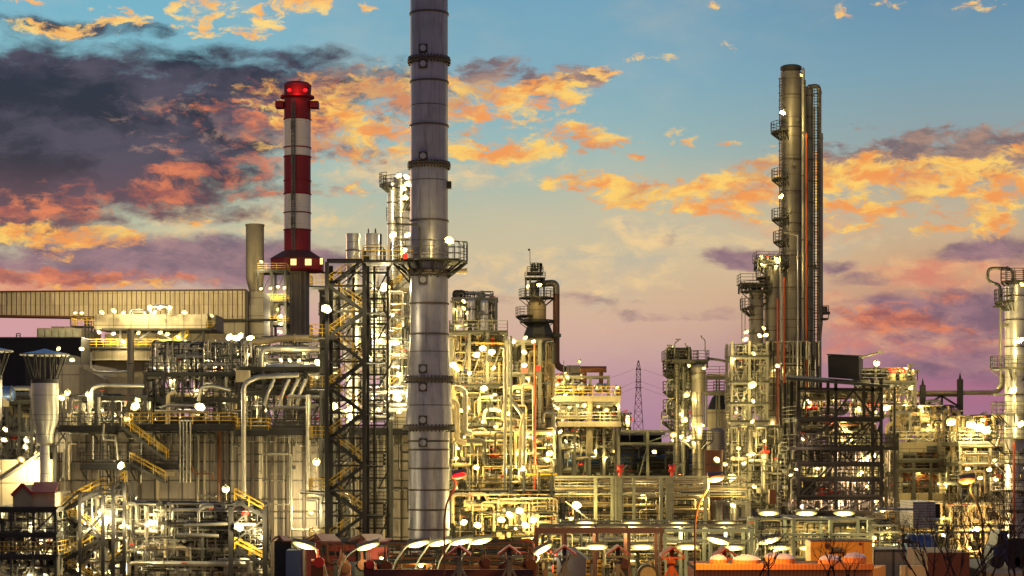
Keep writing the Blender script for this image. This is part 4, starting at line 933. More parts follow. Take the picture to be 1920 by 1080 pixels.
# bridge from stair tower to stack platform
t = thing('top_bridge', 'dark railed bridge between zigzag stair top and stack platform', 'walkway', P(725, 490, 174))
Y = 174; z = Zm(490,Y)
MB().box(Xm(682,Y), Xm(775,Y), Y-1, Y+2.4, z-.2, z).build('deck', MT['black'], t, False)
railing(MB(), [(Xm(682,Y), Y-.95, z), (Xm(775,Y), Y-.95, z)], 1.4, 1.1, .07).build('railing', MT['yellow'], t, False)
for a, b in (((735,490),(768,530)), ((768,490),(768,530)), ((750,490),(768,512))): MB().bar(P(a[0],a[1],Y), P(b[0],b[1],Y), .16).build('strut', MT['black'], t, False)
o = MB().box(Xm(757,Y), Xm(765,Y), Y-1.4, Y-1.1, Zm(488,Y), Zm(478,Y)); one(o, 'red_box', MT['signr'], 'small red box hung on the bridge railing beside the stack', 'box', smooth=False)

# ------------------------------------------------------------------ zigzag stair tower
Y = 174
t = thing('stair_tower', 'tall dark zigzag stair tower with yellow handrails left of the stack', 'stair tower', (Xm(648, Y), Y, 0))
for px, top in ((613, 491), (683, 470)):
    for dy in (0, 4): MB().ibeam((Xm(px,Y), Y+dy, 0), (Xm(px,Y), Y+dy, Zm(top,Y)), .36, .36, .08).build('column', MT['black'], t, False)
for px in (636, 663, 702, 727): MB().ibeam((Xm(px,Y+5), Y+5, 0), (Xm(px,Y+5), Y+5, Zm(520 if px < 700 else 500, Y+5)), .24, .24, .05).build('column', MT['dark'], t, False)
rows = [487, 536, 584, 631, 678, 727, 774, 822, 873, 920, 967, 1014]
zigzag(t, 617, 682, rows, Y+.6, 1.3, 'black', 'yellow', 1, 1.9)
for i, (a, b) in enumerate(zip(rows, rows[1:])):
    MB().bar((Xm(613,Y), Y, Zm(a,Y)), (Xm(683,Y), Y, Zm(a,Y)), .14, .2).build('beam', MT['black'], t, False)
    if i % 2: MB().bar((Xm(613,Y), Y+4, Zm(b,Y)), (Xm(683,Y), Y+4, Zm(a,Y)), .16).bar((Xm(613,Y), Y+4, Zm(a,Y)), (Xm(683,Y), Y+4, Zm(b,Y)), .16).build('brace', MT['dark'], t, False)
    else: MB().bar((Xm(636,Y), Y+5, Zm(b,Y)), (Xm(663,Y), Y+5, Zm(a,Y)), .15).bar((Xm(702,Y), Y+5, Zm(b,Y)), (Xm(727,Y), Y+5, Zm(a,Y)), .15).build('brace', MT['dark'], t, False)
for i, (a, b) in enumerate(zip(rows, rows[1:])):
    d = MB(); d.bar(P(636,a,Y+5), P(702,b,Y+5), .09).bar(P(702,a,Y+5), P(636,b,Y+5), .09).bar(P(602,(a+b)/2,Y+4.5), P(727,(a+b)/2,Y+4.5), .14, .2)
    railing(d, [P(686,(a+b)/2,Y+4.6), P(727,(a+b)/2,Y+4.6)], 1.1, .9, .06); d.build('rear_brace', MT['dark'], t, False)
MB().bar(P(613,491,Y), P(683,491,Y), .25).build('top_beam', MT['black'], t, False)
# second stair behind the stack
Y = 186
t = thing('rear_stair_tower', 'second stair tower with pale yellow railed flights half hidden behind the stack', 'stair tower', (Xm(750, Y), Y, 0))
for px in (730, 772):
    for dy in (-1, 3): MB().ibeam((Xm(px,Y), Y+dy, 0), (Xm(px,Y), Y+dy, Zm(520,Y)), .35, .35, .07).build('column', MT['dark'], t, False)
for i, a in enumerate((548, 594, 640, 686, 730)):
    m, r_ = MB(), MB(); flight(m, r_, P(731, a+2, Y), P(770, a-30, Y), 1.1, .08); f = m.build('stair_flight', MT['grey'], t, False); r_.build('handrail', MT['yellow'], f, False)
    z = Zm(a+3, Y); MB().box(Xm(726,Y), Xm(734,Y), Y-.2, Y+3, z-.15, z).build('landing', MT['dark'], t, False)
    railing(MB(), [(Xm(731,Y), Y+2.6, Zm(a-30,Y)), (Xm(772,Y), Y+2.6, Zm(a-30,Y))], 1.1, .9, .06).build('railing', MT['galv'], t, False)
t = thing('lit_shaft', 'pale clad shaft wall brightly lit behind the rear stair flights', 'wall', P(750, 650, 191))
MB().box(Xm(733,191), Xm(775,191), 191, 193, Zm(805,191), Zm(540,191)).build('panel', MT['clad2'], t, False)
for px, py, p in ((722,538,2600),(745,745,4200),(625,762,2200),(640,771,900),(648,770,700),(688,621,800),(706,627,600),(719,627,600),(692,660,500),(700,745,500),(628,700,500),(694,575,600),(735,590,900),(745,640,1200),(748,700,1200)):
    big = p > 2000
    lamp(px, py, 182 if big else 183, 'flood' if big else 'bulk', p, {722: 'flood lamp starring high inside the stair tower', 745: 'very bright flood lamp between stair tower and stack', 625: 'very bright flood lamp low inside the stair tower'}[px] if big and px in (722,745,625) else 'small lamp inside the zigzag stair tower', None if big else 'small stair tower lamps', sc=1.6 if big else 1.25, off=(0, -.2, -.6) if not big else (0, -1.3, 0))
lamp(612, 579, 172, 'flood', 2200, 'slanting flood lamp at the left edge of the stair tower', sc=1.5, rz=.5)
# twin silver flues inside the stair tower
vessel('silver_flue', 'left one of two silver flues rising out of the zigzag stair tower', 662, 12.5, 443, 800, 184, 'silver', 'flue', 'rim', seams=(470, 560, 640))
vessel('silver_flue', 'right one of two silver flues with short vent pipes on its top', 698, 12.5, 443, 700, 184, 'silver', 'flue', 'rim', seams=(500, 560))
for i, px in enumerate((691, 704)): vessel('vent_pipe', ('first' if i == 0 else 'second')+' thin pointed vent on the right silver flue', px, 1.6, 430, 443, 184, 'galv', 'vent', 'cone')
vessel('vent_pipe', 'dark pointed vent right of the twin silver flues', 714, 2, 440, 487, 183, 'dark', 'vent', 'cone')
R = random.Random(31)
clutter(R, 616, 765, 545, 790, 181, 5, 16, 80, 'small pipework inside and behind the zigzag stair tower', 'inside the zigzag stair tower', vert=.65)
steelframe('tower_side_frame', 'dark frame with round-top openings left of the zigzag stairs', 'steel structure', 602, 652, (546, 590, 640), 188, 3, 2, 1, 'dark', .3, 0, rail='dark', seed=3, brace=0, railtop=False)
# silver column behind the stack
Y = 196
vessel('absorber_column', 'silver column with platforms partly hidden behind the left side of the stack', 752, 15, 336, 560, Y, 'silver', head='dome', seams=(372, 410, 450), plats=((352, 0, 1.1), (378, 1, 1.1), (410, -1, .7)), nozzles=5, ladder_side=-PI/2)
vessel('side_column', 'narrower silver column just left of the one half hidden by the stack', 735, 8, 346, 560, Y-1, 'silver', head='rim', seams=(380, 420), plats=((346, -1, .9),))
for px, py, p in ((747,329,700),(763,331,1500),(766,345,1500),(760,370,900),(757,352,700),(764,440,2400),(757,470,1200)):
    lamp(px, py, 191, 'bulk', p, 'bright lamp on the silver column left of the upper stack', 'silver column lamps', sc=2.0, off=(0, -.5, -.3))

# ------------------------------------------------------------------ lower left structure in front of the boiler wall
R = random.Random(41)
Y = 160
t = thing('low_stair_tower', 'lower dark zigzag stair tower in the bottom left corner', 'stair tower', (Xm(170, Y), Y, 0))
for px in (150, 193, 212, 233):
    for dy in (0, 3.5): MB().ibeam((Xm(px,Y), Y+dy, 0), (Xm(px,Y), Y+dy, Zm(925 if px < 200 else 905,Y)), .26, .26, .06).build('column', MT['black'], t, False)
zigzag(t, 107, 190, [918, 962, 1010, 1058, 1106], Y+.5, 1.2, 'black', 'yellow', 1, 1.2)
for i, (a, b) in enumerate(((935, 905), (980, 948), (1025, 993), (1070, 1040))):
    m, r_ = MB(), MB(); flight(m, r_, P(196, a, Y+3), P(234, b, Y+3), 1.0, .08); f = m.build('stair_flight', MT['dark'], t, False); r_.build('handrail', MT['yellow'], f, False)
for a, b in (((150,920),(100,965)),((150,1010),(193,965)),((150,965),(193,1010)),((150,1060),(193,1012)),((193,920),(150,925))): MB().bar(P(a[0],a[1],Y), P(b[0],b[1],Y), .2).build('brace', MT['black'], t, False)
steelframe('low_pipe_frame', 'low dark steel frame with bent pipes in the bottom left area', 'steel structure', 232, 440, (962, 1000, 1040), 166, 4, 5, 1, 'dark', .2, 0, rail='dark', seed=42, brace=.6, railtop=False)
steelframe('corner_pipe_frame', 'steel frame with yellow rails in the extreme bottom left corner', 'steel structure', -20, 104, (953, 1000, 1042), 157.5, 7, 3, 1, 'dark', .2, 0, rail='yellow', seed=43, railtop=False)
t = thing('right_low_stair', 'short dark stair leaning down at the right end of the low pipe frame', 'stair', P(465, 960, 162))
for a, b in (((494,968),(440,938)),((494,1060),(440,1030))):
    m, r_ = MB(), MB(); flight(m, r_, P(a[0],a[1],161), P(b[0],b[1],161), 1.1, .08); f = m.build('stair_flight', MT['black'], t, False); r_.build('handrail', MT['yellow'], f, False)
for px in (433, 497): MB().ibeam((Xm(px,161), 161, 0), (Xm(px,161), 161, Zm(950,161)), .4, .4).build('column', MT['black'], t, False)
for a, b in (((433,955),(462,936)),((433,990),(470,955)),((433,1020),(494,975)),((433,975),(494,1020))): MB().bar(P(a[0],a[1],161), P(b[0],b[1],161), .15).build('brace', MT['black'], t, False)
clutter(R, 235, 495, 945, 1075, 162.5, 4, 34, 190, 'dense small bore pipework on the low frame at bottom left', 'on the low frame at bottom left', vert=.4)
clutter(R, -10, 105, 955, 1080, 158, 4, 16, 110, 'small pipework in the bottom left corner of the photo', 'in the bottom left corner', vert=.5)
clutter(R, 108, 235, 930, 1080, 162, 5, 20, 90, 'small pipework inside the low stair tower', 'inside the low stair tower', vert=.7)
ppipe([(370, 960, 161), (382, 948, 161), (400, 950, 161)], 3.5, 'silverp', 'first small pipe elbow on the low frame near the globe lamp')
ppipe([(345, 985, 161), (430, 982, 161), (480, 984, 161)], 3.2, 'silverp', 'long level silver pipe on the low frame at bottom left')
ppipe([(335, 1002, 161), (410, 1005, 161)], 3.6, 'silverp', 'shorter level silver pipe below the long one at bottom left')
ppipe([(0, 955, 160), (60, 962, 160), (100, 972, 160)], 5, 'grey', 'thick dark pipe entering from the left edge under the red-roofed hut')
ppipe([(68, 1080, 159), (68, 985, 159), (82, 980, 159)], 3.6, 'silverp', 'upright silver pipe near the bottom left corner with bent top')
for px, py, p in ((153,956,900),(175,961,500),(188,961,500),(228,988,700),(240,988,600),(235,1033,900),(262,1038,500),(210,1068,2400),(160,997,500),(448,988,2200),(455,998,900),(435,985,900),(466,1000,600),(232,937,500),(258,947,400),(5,965,500)):
    lamp(px, py, 168 if (px//2) % 2 else 160.5, 'flood' if p > 2000 else 'bulk', p*(.8 if (px//2) % 2 else .5), ('bright flood lamp low in the bottom left stair tower' if px == 210 else 'bright flood lamp behind the right end of the low pipe frame') if p > 2000 else 'small lamp in the bottom left pipework', None if p > 2000 else 'bottom left pipework lamps', sc=1.3 if p > 2000 else 1.1, off=(0, -1.2, .3))
Y = 158
t = thing('red_roof_hut', 'small yellow hut with a red gable roof at the left edge', 'hut', (Xm(65, Y), Y+2, 0))
MB().prism([(Xm(24,Y), Zm(952,Y)), (Xm(60,Y), Zm(952,Y)), (Xm(60,Y), Zm(926,Y)), (Xm(42,Y), Zm(910,Y)), (Xm(24,Y), Zm(926,Y))], Y, Y+6).build('wall', MT['concl'], t, False)
MB().box(Xm(60,Y), Xm(102,Y), Y+.2, Y+5.8, Zm(952,Y), Zm(924,Y)).build('side_wall', MT['clad2'], t, False)
MB().quad8([(Xm(60,Y), Y-.4, Zm(924,Y)), (Xm(106,Y), Y-.4, Zm(924,Y)), (Xm(90,Y), Y+4, Zm(907,Y)), (Xm(41,Y), Y+4, Zm(907,Y)), (Xm(60,Y), Y-.4, Zm(922.5,Y)), (Xm(106,Y), Y-.4, Zm(922.5,Y)), (Xm(90,Y), Y+4, Zm(905.5,Y)), (Xm(41,Y), Y+4, Zm(905.5,Y))]).build('roof', MT['redroof'], t, False)
MB().bar(P(22, 929, Y-.1), P(42, 908, Y-.1), .25).bar(P(62, 927, Y-.1), P(42, 908, Y-.1), .25).build('roof_edge', MT['redroof'], t, False)
# ------------------------------------------------------------------ bright process unit right of the stack
R = random.Random(51)
steelframe('central_frame', 'tall bright steel frame packed with pipes right of the stack', 'steel structure', 846, 948, (622, 722, 802), 200, 8, 3, 1, 'grey', .35, 0, rail='galv', seed=52, brace=.4, ladders=2, deckm='dark')
steelframe('central_right_frame', 'right bay of the bright frame with red boxes on its railing', 'steel structure', 950, 1012, (640, 700, 790), 199, 8, 2, 1, 'grey', .4, 0, rail='dark', seed=53, brace=.5, railtop=False, ladders=1)
steelframe('low_central_frame', 'long low walkway frame with dark railing right of the stack foot', 'steel structure', 846, 1040, (922,), 190, 6, 5, 1, 'dark', .3, 0, rail='dark', seed=54, brace=.3, ladders=1)
steelframe('rear_central_frame', 'rear steel bay seen between stack and pipe frame', 'steel structure', 850, 930, (560, 660, 740), 222, 6, 2, 1, 'grey', .3, 0, rail='dark', seed=55, brace=.5, ladders=1, railtop=False)
t = thing('central_wall', 'pale panelled casing walls lit behind the pipes right of the stack', 'casing', P(945, 900, 208))
for a, b, c, Yq in ((850, 900, 820, 206), (958, 985, 800, 206), (1002, 1040, 792, 204), (905, 925, 850, 209)):
    MB().box(Xm(a,Yq), Xm(b,Yq), Yq, Yq+5, 0, Zm(c,Yq)).build('casing_panel', MT['clad2'], t, False)
MB().box(Xm(845,212), Xm(1035,212), 212, 213, 0, Zm(735,212)).build('rear_wall', MT['concl'], t, False)
MB().box(Xm(975,205), Xm(1003,205), 205, 208, Zm(700,205), Zm(650,205)).build('casing_panel', MT['clad2'], t, False)
MB().box(Xm(888,202), Xm(948,202), 202, 203, Zm(712,202), Zm(695,202)).build('beam_panel', MT['concl'], t, False)
MB().box(Xm(893,202), Xm(948,202), 201, 203, Zm(641,202), Zm(630,202)).build('beam_panel', MT['concl'], t, False)
MB().box(Xm(893,200), Xm(947,200), 199.3, 199.6, Zm(646,200), Zm(643,200)).build('yellow_beam', MT['yellow'], t, False)
vessel('process_vessel', 'upright beige vessel in the middle of the bright unit right of the stack', 943, 9.5, 808, 1000, 201, 'beige', seams=(850, 890), nozzles=3)
vessel('process_vessel', 'silver vessel right of the upright beige one', 975, 7, 690, 800, 203, 'silver', seams=(720, 760), nozzles=2)
vessel('process_vessel', 'small rounded silver vessel high behind the right edge of the stack', 884, 8, 565, 600, 221, 'silver', seams=(580,), nozzles=1)
vessel('process_vessel', 'second small silver vessel on the rear frame beside a round valve', 908, 8, 567, 622, 221, 'silver', nozzles=2, seams=(590,))
drum('cream_drum', 'short cream horizontal drum on the rear frame right of the stack', 852, 886, 641, 10, 216, 'white')
drum('cream_drum', 'second short cream drum lower down right of the stack', 850, 884, 705, 10, 214, 'white')
drum('level_drum', 'horizontal silver drum under the lit yellow beam', 893, 948, 762, 9, 203, 'silver')
ppipe([(947, 1000, 194), (947, 652, 194), (938, 650, 194)], 3.2, 'silverp', 'tall straight silver pipe in front of the bright frame')
ppipe([(958, 960, 193), (958, 630, 193)], 2.4, 'green', 'tall greenish upright pipe right of the tall silver one')
ppipe([(1003, 1000, 196), (1003, 645, 196)], 2.2, 'pipered', 'tall thin rusty red pipe at the right side of the bright frame')
ppipe([(875, 830, 192), (857, 828, 192), (857, 755, 192), (842, 750, 192)], 5.5, 'beige', 'thick beige pipe with two bends hugging the right side of the stack')
ppipe([(885, 812, 194), (872, 812, 194), (872, 730, 194), (852, 727, 194)], 5, 'silverp', 'thick silver pipe with bent top right of the stack')
ppipe([(857, 655, 190), (857, 632, 190), (835, 632, 190)], 3.2, 'beige', 'short bent beige pipe touching the stack edge')
ppipe([(845, 507, 186), (862, 509, 186), (876, 508, 186)], 5.5, 'beige', 'short thick beige pipe under the stack platform at right', rad=.8)
ppipe([(983, 870, 195), (984, 790, 195), (975, 770, 195), (962, 755, 195), (955, 745, 195)], 4, 'silverp', 'silver pipe sweeping down to the right in the bright unit')
ppipe([(975, 880, 194), (976, 800, 194), (983, 775, 194)], 3.2, 'beige', 'beige pipe crossing beside the sweeping silver pipe')
ppipe([(1000, 760, 197), (1000, 722, 197), (980, 720, 197), (980, 760, 197)], 2.6, 'silverp', 'upside down U-shaped silver pipe in the bright unit')
ppipe([(917, 745, 198), (898, 745, 198), (898, 775, 198)], 3, 'beige', 'short beige pipe arch right of the stack')
ppipe([(985, 835, 196), (985, 850, 196), (1000, 850, 196), (1000, 760, 196)], 2.4, 'silverp', 'U-shaped silver pipe near the rusty red pipe')
ppipe([(895, 640, 208), (950, 632, 208)], 5, 'beige', 'beige pipe lying above the yellow beam')
ppipe([(880, 925, 189), (880, 878, 189)], 1.2, 'galv', 'lamp post pipe on the low walkway right of the stack', n=6)
ppipe([(1045, 889, 188), (1000, 889, 188), (985, 889, 188)], 2, 'yellow', 'yellow crane beam over the low walkway')
for i, px in enumerate((982, 1011, 1034)): ppipe([(px, 960, 188), (px, 885, 188)], 2.5, 'dark', 'one of three dark posts under the yellow crane beam', 'dark posts under the yellow crane beam', n=6)
PL = 'in the bright unit right of the stack'
clutter(R, 848, 945, 625, 720, 200, 6, 18, 120, 'very bright small pipework under the yellow beam', 'under the yellow beam', ('beige','col','silverp','grey'), vert=.45)
clutter(R, 848, 1000, 722, 800, 198, 6, 22, 150, 'dense bright small pipework in the middle of the unit right of the stack', PL+' at mid height', ('beige','col','silverp','grey'), vert=.6)
clutter(R, 950, 1038, 640, 800, 200, 5, 14, 90, 'small pipework in the right bay beside the brown tower', 'in the right bay beside the brown tower', ('beige','col','silverp','grey'), vert=.7)
clutter(R, 848, 1040, 805, 925, 196, 6, 26, 170, 'dense small pipework above the low walkway right of the stack', 'above the low walkway', ('beige','col','silverp','grey'), vert=.7)
clutter(R, 848, 1045, 928, 1010, 186, 8, 26, 200, 'bright tangle of small pipes at ground level right of the stack foot', 'at ground level right of the stack foot', ('beige','col','silverp','grey'), vert=.5)
clutter(R, 850, 925, 545, 630, 222, 5, 10, 60, 'small pipework on the rear frame behind the stack', 'on the rear frame behind the stack', vert=.7)
for i, (px, py) in enumerate(((984,695),(1008,691))): one(MB().box(Xm(px-5,197), Xm(px+5,197), 197, 197.3, Zm(py+4,197), Zm(py-5,197)), 'red_box', MT['signr'], ('left' if i == 0 else 'right')+' red box on the railing beside the brown tower', 'box', smooth=False)
for px, py, p in ((905,653,5200),(922,660,3600),(893,665,2500),(850,684,2500),(907,728,3600),(962,640,900),(983,660,1300),(983,685,1500),(870,740,900),(955,775,1500),(893,876,1800),(978,878,3400),(1030,850,3000),(1026,862,1500),(855,690,1500)):
    lamp(px, py, 196, 'flood', p*.8, 'glaring flood lamp among the pipes right of the stack', 'flood lamps among the pipes right of the stack', sc=.9 if p > 2000 else .6, off=(0, -.6, -.2), rz=R.uniform(-.5, .5))
for px, py, p in ((985,633,500),(1000,640,500),(870,565,400),(870,578,500),(865,770,900),(876,765,600),(935,770,500),(912,845,300),(1032,815,900),(1050,810,1500),(1045,765,900),(858,840,1200),(855,860,1000),(925,690,1500),(880,700,1200),(965,850,900),(990,820,700),(870,970,900),(1020,930,500),(905,790,900),(930,800,700)):
    lamp(px, py, 197, 'bulk', p*.9, 'small lamp among the pipes right of the stack', 'small lamps among the pipes right of the stack', sc=1.4)
for px, py, p in ((955,965,6500),(940,975,3500),(985,985,5200),(895,985,4800),(870,980,2500),(1000,975,2500),(975,958,3000)):
    lamp(px, py, 183, 'flood', p*.8, 'very bright low flood lamp at the foot of the pipe unit', 'very bright low flood lamps', sc=1.0, off=(0, -.5, .4))
lamp(1081, 947, 184, 'flood', 2200, 'slanting flood lamp on a post left of the pipe portal', sc=1.4, rz=.4)

# ------------------------------------------------------------------ brown brick coloured tower with duct
Y = 255
t = thing('brown_tower', 'brown ribbed tower with cone shoulder and platforms on its slim top', 'tower', (Xm(1015, Y), Y, 0))
x = Xm(1006, Y); k = S(Y)
MB().lathe(Xm(1012,Y), Y, [(0, 27*k), (Zm(634,Y), 27*k)], 32).build('body', MT['brick'], t)
for py in (634, 648, 672, 690, 707): MB().lathe(Xm(1012,Y), Y, [(Zm(py,Y)-.1, 27*k), (Zm(py,Y)-.08, 27.8*k), (Zm(py,Y)+.08, 27.8*k), (Zm(py,Y)+.1, 27*k)], 32, False).build('band_ring', MT['seam'], t)
MB().lathe(x+.3, Y, [(Zm(634,Y), 29*k), (Zm(628,Y), 30*k), (Zm(605,Y), 20*k), (Zm(600,Y), 18*k)], 8, True, PI/8).build('shoulder', MT['dark'], t, False)
MB().lathe(x, Y, [(Zm(602,Y), 18*k), (Zm(572,Y), 18*k), (Zm(565,Y), 14*k), (Zm(560,Y), 12*k)], 28).build('neck', MT['brick'], t)
MB().lathe(x-.3, Y, [(Zm(560,Y), 9*k), (Zm(540,Y), 10*k), (Zm(530,Y), 7*k)], 20).build('top_drum', MT['col'], t)
round_platform(t, x, Y, 16*k, Zm(558,Y), 0, 1.3, 'dark', 'dark')
round_platform(t, x, Y, 18*k, Zm(592,Y), -1, 1.6, 'dark', 'dark')
round_platform(t, x, Y, 18*k, Zm(603,Y), 0, 1.0, 'dark', 'dark', .2)
for px in (986, 994, 1008, 1020):
    MB().bar(P(px, 558, Y-1), P(px, 522, Y-1), .25).build('post', MT['dark'], t, False)
for py, w0, w1 in ((522, 984, 1022), (512, 988, 1018), (505, 994, 1010)):
    MB().box(Xm(w0,Y), Xm(w1,Y), Y-2, Y+2, Zm(py+1.5,Y), Zm(py,Y)).build('top_platform', MT['dark'], t, False)
    railing(MB(), [(Xm(w0,Y), Y-2, Zm(py,Y)), (Xm(w1,Y), Y-2, Zm(py,Y))], .7, .8, .08).build('railing', MT['dark'], t, False)
for i in range(10): 
    px = R.uniform(990, 1014); MB().box(Xm(px,Y), Xm(px+3,Y), Y-1, Y, Zm(R.uniform(500,516),Y), Zm(R.uniform(494,500),Y)).build('top_gear', MT['dark'], t, False)
MB().bar(P(994, 495, Y), P(993.5, 468, Y), .08).box(Xm(990,Y), Xm(994,Y), Y-.1, Y+.1, Zm(470,Y), Zm(466.5,Y)).build('wind_vane', MT['dark'], t, False)
d = MB(); d.tube(elbow([P(1004, 548, Y), P(1004, 533, Y), P(1043, 530, Y), P(1043, 551, Y)], 2.2, 8), 6.3*k, 16); one(d, 'duct_bend', MT['col'], 'grey duct bend arching from the top of the brown tower', 'duct')
d = MB(); d.tube(elbow([P(1043, 551, Y), P(1043, 686, Y), P(1062, 694, Y)], 2.0, 8), 6.3*k, 16); one(d, 'down_duct', MT['ductbrown'], 'dark brown duct dropping beside the brown tower', 'duct')
d = MB(); d.tube([P(1062, 692, Y-.5), P(1088, 692, Y-.5)], 7*k, 14); one(d, 'duct_piece', MT['clad2'], 'short pale duct piece between down duct and brown header', 'duct')
MB().bar(P(1038, 629, Y-1), P(1052, 629, Y-1), .5).bar(P(1050,629,Y-1), P(1036,655,Y-1), .2).build('duct_support', MT['dark'], t, False)
for px, py, p, s in ((1011,534,1500,2.4),(989,537,900,1.8)): lamp(px, py, 250, 'bulk', p, ('right' if px > 1000 else 'left')+' one of two lamps at the top of the brown tower', sc=s)

# ------------------------------------------------------------------ round deck unit with spheres
Y = 240
t = thing('brown_header', 'rusty brown horizontal header on two legs above the round tanks', 'pipe', P(1112, 693, Y))
MB().tube([P(1088,692.5,Y), P(1137,692.5,Y)], 6*S(Y), 18).build('barrel', MT['rust'], t)
for px in (1096, 1127): MB().tube([P(px,697,Y), P(px,722,Y)], 4*S(Y), 12).build('leg', MT['rust'], t)
for i, px in enumerate((1092, 1123)):
    o = MB(); o.sphere(P(px, 727, Y-.5), 9.5*S(Y), 20, 12); one(o, 'round_tank', MT['silver'], ('left' if i == 0 else 'right')+' one of two round pale tanks under the brown header', 'tank')
    o = MB(); o.sphere(P(px+12, 727, Y+1.5), 8.5*S(Y), 16, 10); one(o, 'rear_round_tank', MT['silver'], 'rear round tank behind the '+('left' if i == 0 else 'right')+' front one', 'tank')
def slab(px0, px1, pyt, pyb, Y, dep, m, label, name='deck_slab', cat='platform', rail=None):
    t = thing(name, label, cat, P((px0+px1)/2, pyb, Y))
    MB().box(Xm(px0,Y), Xm(px1,Y), Y, Y+dep, Zm(pyb,Y), Zm(pyt,Y)).build('slab', MT[m], t, False)
    if rail: railing(MB(), [(Xm(px0,Y), Y+dep, Zm(pyt,Y)), (Xm(px0,Y), Y+.05, Zm(pyt,Y)), (Xm(px1,Y), Y+.05, Zm(pyt,Y)), (Xm(px1,Y), Y+dep, Zm(pyt,Y))], 1.2, 1.3, .08).build('railing', MT[rail], t, False)
    return t
slab(1040, 1164, 742, 753, Y-2, 10, 'concrete', 'upper concrete deck carrying the round tanks', rail='yellow')
slab(1042, 1102, 780, 786, Y-1, 8, 'concrete', 'small middle deck below the round tanks', rail='galv')
slab(1046, 1165, 790, 800, Y-2, 9, 'concrete', 'lower concrete deck of the round tank unit', rail='galv')
steelframe('deck_columns', 'thick columns carrying the round tank decks', 'steel structure', 1050, 1160, (754,), Y, 7, 4, 1, 'grey', .35, 0, rail=None, deck=False, brace=0)
vessel('support_column', 'thick round column between the two decks of the round tank unit', 1105, 6, 753, 850, Y-1, 'concl', 'column', None)
clutter(R, 1042, 1100, 700, 740, Y, 5, 8, 70, 'small pipes left of the round tanks', 'left of the round tanks', ('silverp', 'beige'), .6, (.1, .2))
clutter(R, 1045, 1160, 752, 790, Y, 5, 12, 100, 'small pipes between the two decks of the round tank unit', 'between the decks under the round tanks', ('silverp', 'beige'), .5, (.12, .25))
clutter(R, 1045, 1150, 800, 860, Y, 5, 10, 60, 'small pipes under the lower deck of the round tank unit', 'under the lower round tank deck', ('silverp', 'beige'), .7, (.12, .25))
steelframe('tank_gantry', 'thin pipe gantry standing on the upper deck beside the round tanks', 'steel structure', 1040, 1142, (704,), Y-1, 3, 3, 1, 'galv', .22, Zm(742,Y-1), rail=None, deck=False, brace=0)
clutter(R, 1165, 1182, 775, 806, Y, 3, 4, 30, 'dark gear at the right end of the round tank decks', 'at the right end of the round tank decks', ('dark', 'grey'), .6, (.1, .2))
for px, py, p in ((1063,707,1500),(1045,721,1500),(1035,745,1500),(1038,760,1200),(1096,760,1500),(1137,769,1700),(1122,762,700),(1068,764,500),(1087,678,400),(1157,726,900),(1060,740,900)):
    lamp(px, py, Y-4, 'flood' if p > 1400 else 'bulk', p*1.1, 'lamp on the round tank unit', 'round tank unit lamps', sc=1.4 if p > 1400 else 1.7, off=(0, .2, -.8))
ppipe([(1057,728,Y-4),(1057,676,Y-4)], .7, 'galv', 'thin lamp mast at the left of the round tank deck', n=6)
ppipe([(1152,745,Y-4),(1152,728,Y-4)], .7, 'galv', 'thin lamp mast at the right end of the round tank deck', n=6)

# ------------------------------------------------------------------ pylon and wires
Y = 900
t = thing('pylon', 'lattice power pylon standing far off against the pink sky', 'pylon', P(1197, 830, Y))
def wid(py):
    for (a, wa), (b, wb) in zip(((676,.6),(693,4),(730,4),(740,5),(806,9),(830,10)), ((693,4),(730,4),(740,5),(806,9),(830,10),(900,12))):
        if a <= py <= b: return wa+(wb-wa)*(py-a)/(b-a)
    return 10
L_ = MB(); prev = None
for py in (676, 684, 693, 702, 712, 722, 731, 742, 756, 772, 790, 810, 834):
    w = wid(py); q = [P(1197-w, py, Y-w*S(Y)), P(1197+w, py, Y-w*S(Y)), P(1197+w, py, Y+w*S(Y)), P(1197-w, py, Y+w*S(Y))]
    if prev:
        for i in range(4):
            L_.bar(prev[i], q[i], .28); L_.bar(prev[i], q[(i+1) % 4], .2); L_.bar(q[i], prev[(i+1) % 4], .2)
            L_.bar(q[i], q[(i+1) % 4], .18)
    prev = q
L_.build('lattice', MT['rust'], t, False)
for py, w in ((692, 5), (716, 6), (727, 7)): MB().bar(P(1197-w, py, Y), P(1197+w, py, Y), .3, .4).build('cross_arm', MT['rust'], t, False)
for py, e in ((692, 700), (716, 730), (727, 738)):
    w = MB(); a = P(1205, py, Y); b = P(1420, e+12, Y+200); w.tube([a+(b-a)*(i/12)-Vector((0,0,math.sin(PI*i/12)*6)) for i in range(13)], .05, 4)
    one(w, 'power_line', MT['rust'], {692: 'highest', 716: 'middle', 727: 'lowest'}[py]+' power line running right from the pylon', 'power line')
    w = MB(); a = P(1189, py, Y); b = P(1080, e+6, Y+100); w.tube([a+(b-a)*(i/8)-Vector((0,0,math.sin(PI*i/8)*3)) for i in range(9)], .05, 4)
    one(w, 'power_line', MT['rust'], {692: 'highest', 716: 'middle', 727: 'lowest'}[py]+' power line running left from the pylon', 'power line')
